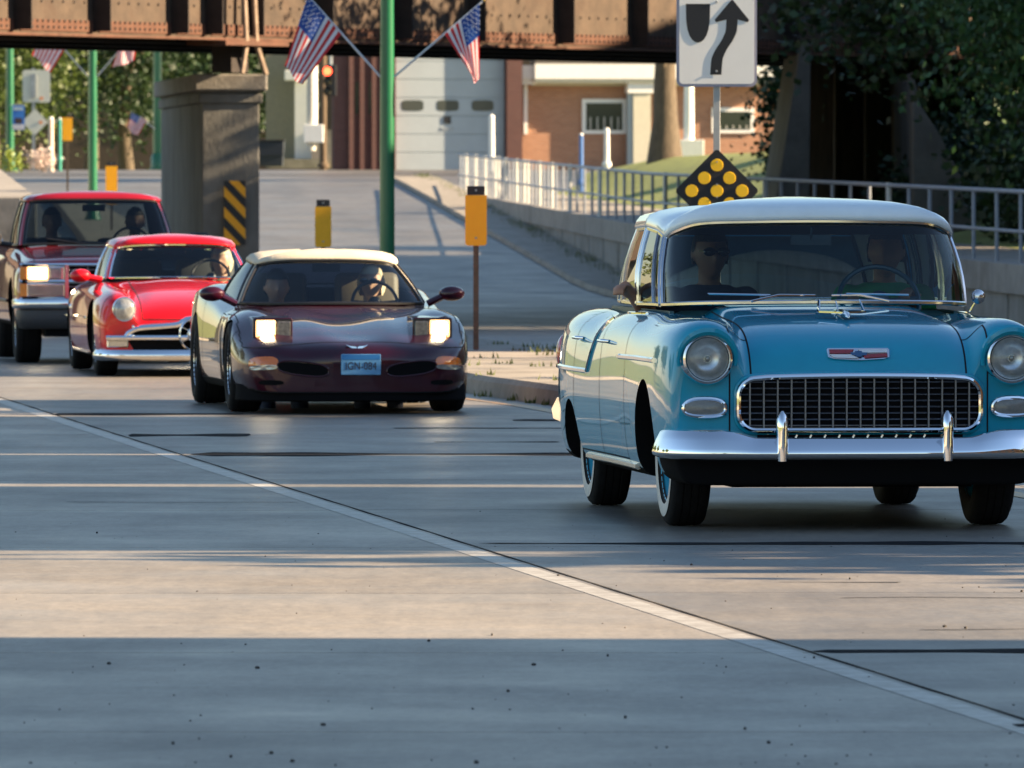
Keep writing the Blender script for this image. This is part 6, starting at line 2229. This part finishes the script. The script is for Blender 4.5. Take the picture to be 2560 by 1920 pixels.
    C3.greenhouse([
        (0, .86, .845, 0, 1.30, 1.13, 'windshield'), (.32, .88, .843, .27, 1.31, 1.127, 'windshield'), (.54, .96, .840, .45, 1.35, 1.115, 'windshield'),
        (.63, 1.06, .838, .53, 1.41, 1.10, 'pillar|a'), (.665, 1.14, .836, .56, 1.46, 1.10, 'window|a'), (.69, 1.6, .835, .585, 1.75, 1.115, 'window|a'),
        (.69, 2.05, .835, .58, 2.05, 1.11, 'pillar|b'), (.685, 2.13, .835, .575, 2.12, 1.11, 'window|b'), (.66, 2.45, .835, .54, 2.36, 1.095, 'pillar|c'),
        (.58, 2.75, .835, .45, 2.55, 1.08, 'back_window'), (.3, 2.9, .835, .25, 2.65, 1.08, 'back_window'), (0, 2.93, .835, 0, 2.68, 1.08, 'back_window')],
        pm, pm, CHROME, MATS['sports_glass'], .10, 1.95, tr=.010)
    C3.interior(1.0, 2.9, .64, .22, .83, mat('grey_cloth', (.05, .055, .06), .8), seats=[(-.34, 1.95, .55, 1.0), (.34, 1.95, .55, 1.0), (0, 2.75, 1.1, .9)], dash_y=1.14, wheel=(.34, 1.36, .83, .18, .45))
    MB().box((.0, 1.40, 1.07), (.20, .015, .06)).build('rear_view_mirror', BLACK, R, smooth=0, bevel=.006)
    for sg_ in (-1, 1):
        mm = MB().ellipsoid((sg_ * .90, 1.06, .86), (.10, .075, .06), 14, 9).build('door_mirror', pm, R, smooth=180)
        MB().tube([(sg_ * .70, 1.06, .82), (sg_ * .86, 1.06, .85)], .03, 8).build('mirror_stalk', pm, mm)
        C3.side_x(1.5, .5, sg_)
    C3.side_trim([(-.2, .50), (1.5, .50), (3.6, .48)], .010, CHROME, 'side_trim')
    C3.side_trim([(.45, .20), (1.5, .20), (2.5, .20)], .014, CHROME_W, 'sill_trim')
    MB().box((0, 1.5, .17), (1.2, 3.6, .06)).build('underfloor', UNDER, R, smooth=0)
    return C3
YAW3 = radians(6.5)
RED = paint('red_paint', (0.66, 0.004, 0.010), 0.0, 0.4)
C3 = shoebox('custom_coupe', 'bright red low custom coupe with a chrome bullet grille', (-2.83, 83.2, prof(84)), YAW3, RED)
C3.root.scale = (.95, 1, 1)
person('driver with pale lit hair inside the red coupe', P(553, 652, 85.0), YAW3, mat('olive_shirt', (.12, .12, .08), .8), HAIR_B, longhair=True, turn=-.3, skin=MATS['fair_skin'])
# a dark blue coupe that follows the pickup, only its corner in view
C5 = shoebox('blue_coupe', 'dark blue car following the pickup truck, only its corner in view', (P(-112, 0, 113).x, 113, prof(114)), YAW3, paint('blue_paint', (.015, .05, .14)))
C5.root.scale = (1, 1, 1.25)

# ================================================================== 4. MAROON PICKUP
YAW4 = radians(6.5)
C4 = Car('pickup_truck', 'dark red compact pickup truck with one lit headlamp and a chrome grille', (-3.89, 90.9, prof(92)), YAW4)
C4.root.scale = (1, 1, 1.05)
DRED = paint('dark_red_paint', (0.28, 0.006, 0.016), 0.0, 0.4)
h4 = kf([(-.80, .90), (-.77, .935), (-.65, .96), (-.3, .99), (.3, 1.03), (.75, 1.06), (1.3, 1.08), (4.0, 1.08)])
f4 = kf([(-.80, .88), (-.77, .915), (-.65, .945), (-.3, .97), (.3, 1.0), (.75, 1.035), (1.3, 1.06), (4.0, 1.06)])
w4 = kf([(-.80, .83), (-.74, .855), (-.4, .875), (.5, .88), (2.0, .885), (4.0, .88)])
def top4(y):
    h, f = h4(y), f4(y)
    return [(0, h), (.25, h), (.48, h - .006), (.60, h - .015), (.68, f), (.74, f - .012), (.79, f - .04)]
def side4(y):
    f, wv = f4(y), w4(y)
    return [(wv - .015, f - .11), (wv, f - .24), (wv + .005, .66), (wv, .52), (wv - .015, .40), (wv - .04, .34)]
def cls4(c, n):
    ax_ = abs(c.x)
    sd_ = '|L' if c.x > 0 else '|R'
    if .95 < c.y < 2.15 and ax_ < .72 and n.z > .3:
        return None
    if 2.4 < c.y < 3.9 and ax_ < .72 and n.z > .3 and c.z > .6:
        return None
    if c.z < .37 and n.z < -.4:
        return 'floor_pan'
    if c.y < .85 and ax_ < .70 and n.z > .3 and c.z > .8:
        return 'hood'
    if c.y < -.66:
        return 'front_panel'
    if c.y < .85:
        return 'front_fender' + sd_
    if c.y < 2.0:
        return 'door' + sd_
    return 'cab_corner' if c.y < 2.3 else 'cargo_bed'
C4.body([-.80, -.785, -.73, -.62, -.4, 0, .4, .8, .95, 1.4, 1.9, 2.15, 2.4, 3.0, 3.6, 3.9, 4.0], top4, side4, lambda y: .33, bowf(.05, -.6, 0), DRED,
        [(0, .36, .42, (-1, 1)), (2.80, .36, .42, (-1, 1))], .58,
        [((0, .85, 0), (0, 1, 0)), ((0, 2.0, 0), (0, 1, 0)), ((0, 2.3, 0), (0, 1, 0)), ((0, -.66, 0), (0, 1, 0)), ((.72, 0, 0), (1, 0, 0)), ((-.72, 0, 0), (1, 0, 0)), ((0, .95, 0), (0, 1, 0)), ((0, 2.15, 0), (0, 1, 0)), ((0, 2.4, 0), (0, 1, 0)), ((0, 3.9, 0), (0, 1, 0))], cls4, mats={'floor_pan': UNDER})
R4 = C4.root
for (x, y) in ((-.72, 0), (.72, 0), (-.72, 2.8), (.72, 2.8)):
    C4.wheel(x, y, .345, .235, -1 if x < 0 else 1, 'cap')
ty = lambda x: -.80 + .05 * (abs(x) / .9) ** 2
MB().box((0, -.815, .745), (1.64, .03, .31)).build('grille_panel', UNDER, R4, smooth=0)
for z, r in ((.895, .016), (.745, .024), (.592, .014)):
    MB().tube([(x, ty(x) - .045, z) for x in [lerp(-.84, .84, k / 14) for k in range(15)]], r, 8).build('grille_bar', CHROME, R4)
for x in (-.40, .40):
    MB().box((x, -.848, .745), (.035, .03, .30)).build('grille_divider', CHROME_W, R4, smooth=0)
for x in (-.2, 0, .2):
    for z in (.82, .67):
        MB().box((x, -.835, z), (.012, .012, .11)).build('grille_slat', DCHROME, R4, smooth=0)
for z in (.85, .79, .70, .64):
    MB().box((0, -.836, z), (.76, .012, .010)).build('grille_slat', DCHROME, R4, smooth=0)
for sg_ in (-1, 1):
    for z, lit in ((.82, True), (.668, False)):
        lm = MB().box((sg_ * .60, -.835, z), (.36, .03, .125)).build('lamp_housing', CHROME_W, R4, smooth=0, bevel=.01)
        if lit:
            MB().box((sg_ * .675, -.853, z), (.20, .02, .118)).build('lit_lamp', LITRIM, lm, smooth=0, bevel=.02)
            MB().box((sg_ * .675, -.860, z), (.165, .02, .092)).build('lamp_core', LIT, lm, smooth=0, bevel=.03)
            MB().box((sg_ * .51, -.852, z), (.11, .02, .10)).build('lens', LENS_G, lm, smooth=0, bevel=.01)
        else:
            MB().box((sg_ * .60, -.853, z), (.33, .02, .10)).build('lens', mat('smoky_lens', (.36, .25, .20), .3, coat=.5, var=.2), lm, smooth=0, bevel=.01)
        MB().box((sg_ * .80, -.815, z), (.075, .05, .12), rz=sg_ * .4).build('corner_lamp', AMBER, R4, smooth=0, bevel=.01)
sweep(mirror_path([(0, -.98), (.4, -.975), (.7, -.95), (.84, -.90), (.885, -.78), (.89, -.6)]), lambda x: [(-.06, .585), (0, .59), (.012, .57), (.012, .525), (.0, .505), (-.06, .50)], 'front_bumper', CHROME, R4)
sweep(mirror_path([(0, -.95), (.4, -.945), (.7, -.92), (.83, -.87), (.87, -.75)]), lambda x: [(-.05, .50), (.0, .49), (.01, .42), (-.02, .33), (-.06, .32)], 'lower_valance', mat('grey_plastic', (.05, .052, .058), .5), R4)
MB().box((0, -.6, .31), (1.2, .5, .12)).box((0, 1.6, .38), (1.0, 4.2, .14)).build('chassis', UNDER, R4, smooth=0)
C4.greenhouse([
    (0, .78, 1.075, 0, 1.22, 1.475, 'windshield'), (.40, .79, 1.073, .36, 1.225, 1.473, 'windshield'), (.64, .84, 1.068, .55, 1.26, 1.465, 'windshield'),
    (.70, .90, 1.065, .605, 1.30, 1.455, 'pillar|a'), (.745, .99, 1.062, .645, 1.37, 1.455, 'window|a'), (.76, 1.4, 1.06, .66, 1.55, 1.46, 'window|a'),
    (.76, 1.92, 1.06, .66, 1.92, 1.46, 'pillar|b'), (.74, 2.12, 1.06, .64, 2.08, 1.455, 'pillar|b'), (.62, 2.17, 1.06, .55, 2.12, 1.45, 'back_window'), (0, 2.19, 1.06, 0, 2.14, 1.45, 'back_window')],
    DRED, DRED, BLACK, glass_mat('truck_glass', (.30, .35, .37), 1.5), .085, 1.65, tr=.012)
C4.interior(.95, 2.12, .70, .45, 1.05, SEAT_D, seats=[(-.36, 2.0, .55, 1.12), (.36, 2.0, .55, 1.12)], dash_y=1.06, wheel=(.36, 1.22, 1.06, .18, .5))
MB().box((0, 3.15, .70), (1.42, 1.5, .04)).build('bed_floor', UNDER, R4, smooth=0)
MB().box((0, 2.42, .88), (1.44, .03, .38)).build('bed_headboard', DRED, R4, smooth=0)
for sg_ in (-1, 1):
    mm = MB().box((sg_ * 1.0, 1.06, 1.11), (.20, .10, .13)).build('door_mirror', BLACK, R4, smooth=0, bevel=.025)
    MB().tube([(sg_ * .80, 1.06, 1.06), (sg_ * .94, 1.06, 1.08)], .025, 8).build('mirror_arm', BLACK, mm)
    ell(C4, (sg_ * .865, 3.98, .86), .03, .04, .14, 'tail_lamp', REDLENS)
    MB().tube([(sg_ * .30 + .1, .76, 1.085), (sg_ * .30 - .18, .82, 1.12)], .008, 6).build('wiper', BLACK, R4)
C4.side_trim([(.45, .56), (1.5, .56), (2.3, .56)], .016, BLACK, 'rub_strip')
MB().box((.0, 1.25, 1.40), (.22, .02, .06)).build('rear_view_mirror', BLACK, R4, smooth=0, bevel=.006)
person('driver behind the wheel of the dark red pickup truck', P(338, 553, 92.6), YAW4, mat('dark_shirt', (.03, .03, .035), .8), HAIR_D, skin=SKIN)
person('dim passenger inside the dark red pickup truck', P(130, 553, 92.6), YAW4, MATS['dark_shirt'], HAIR_D, skin=SKIN)
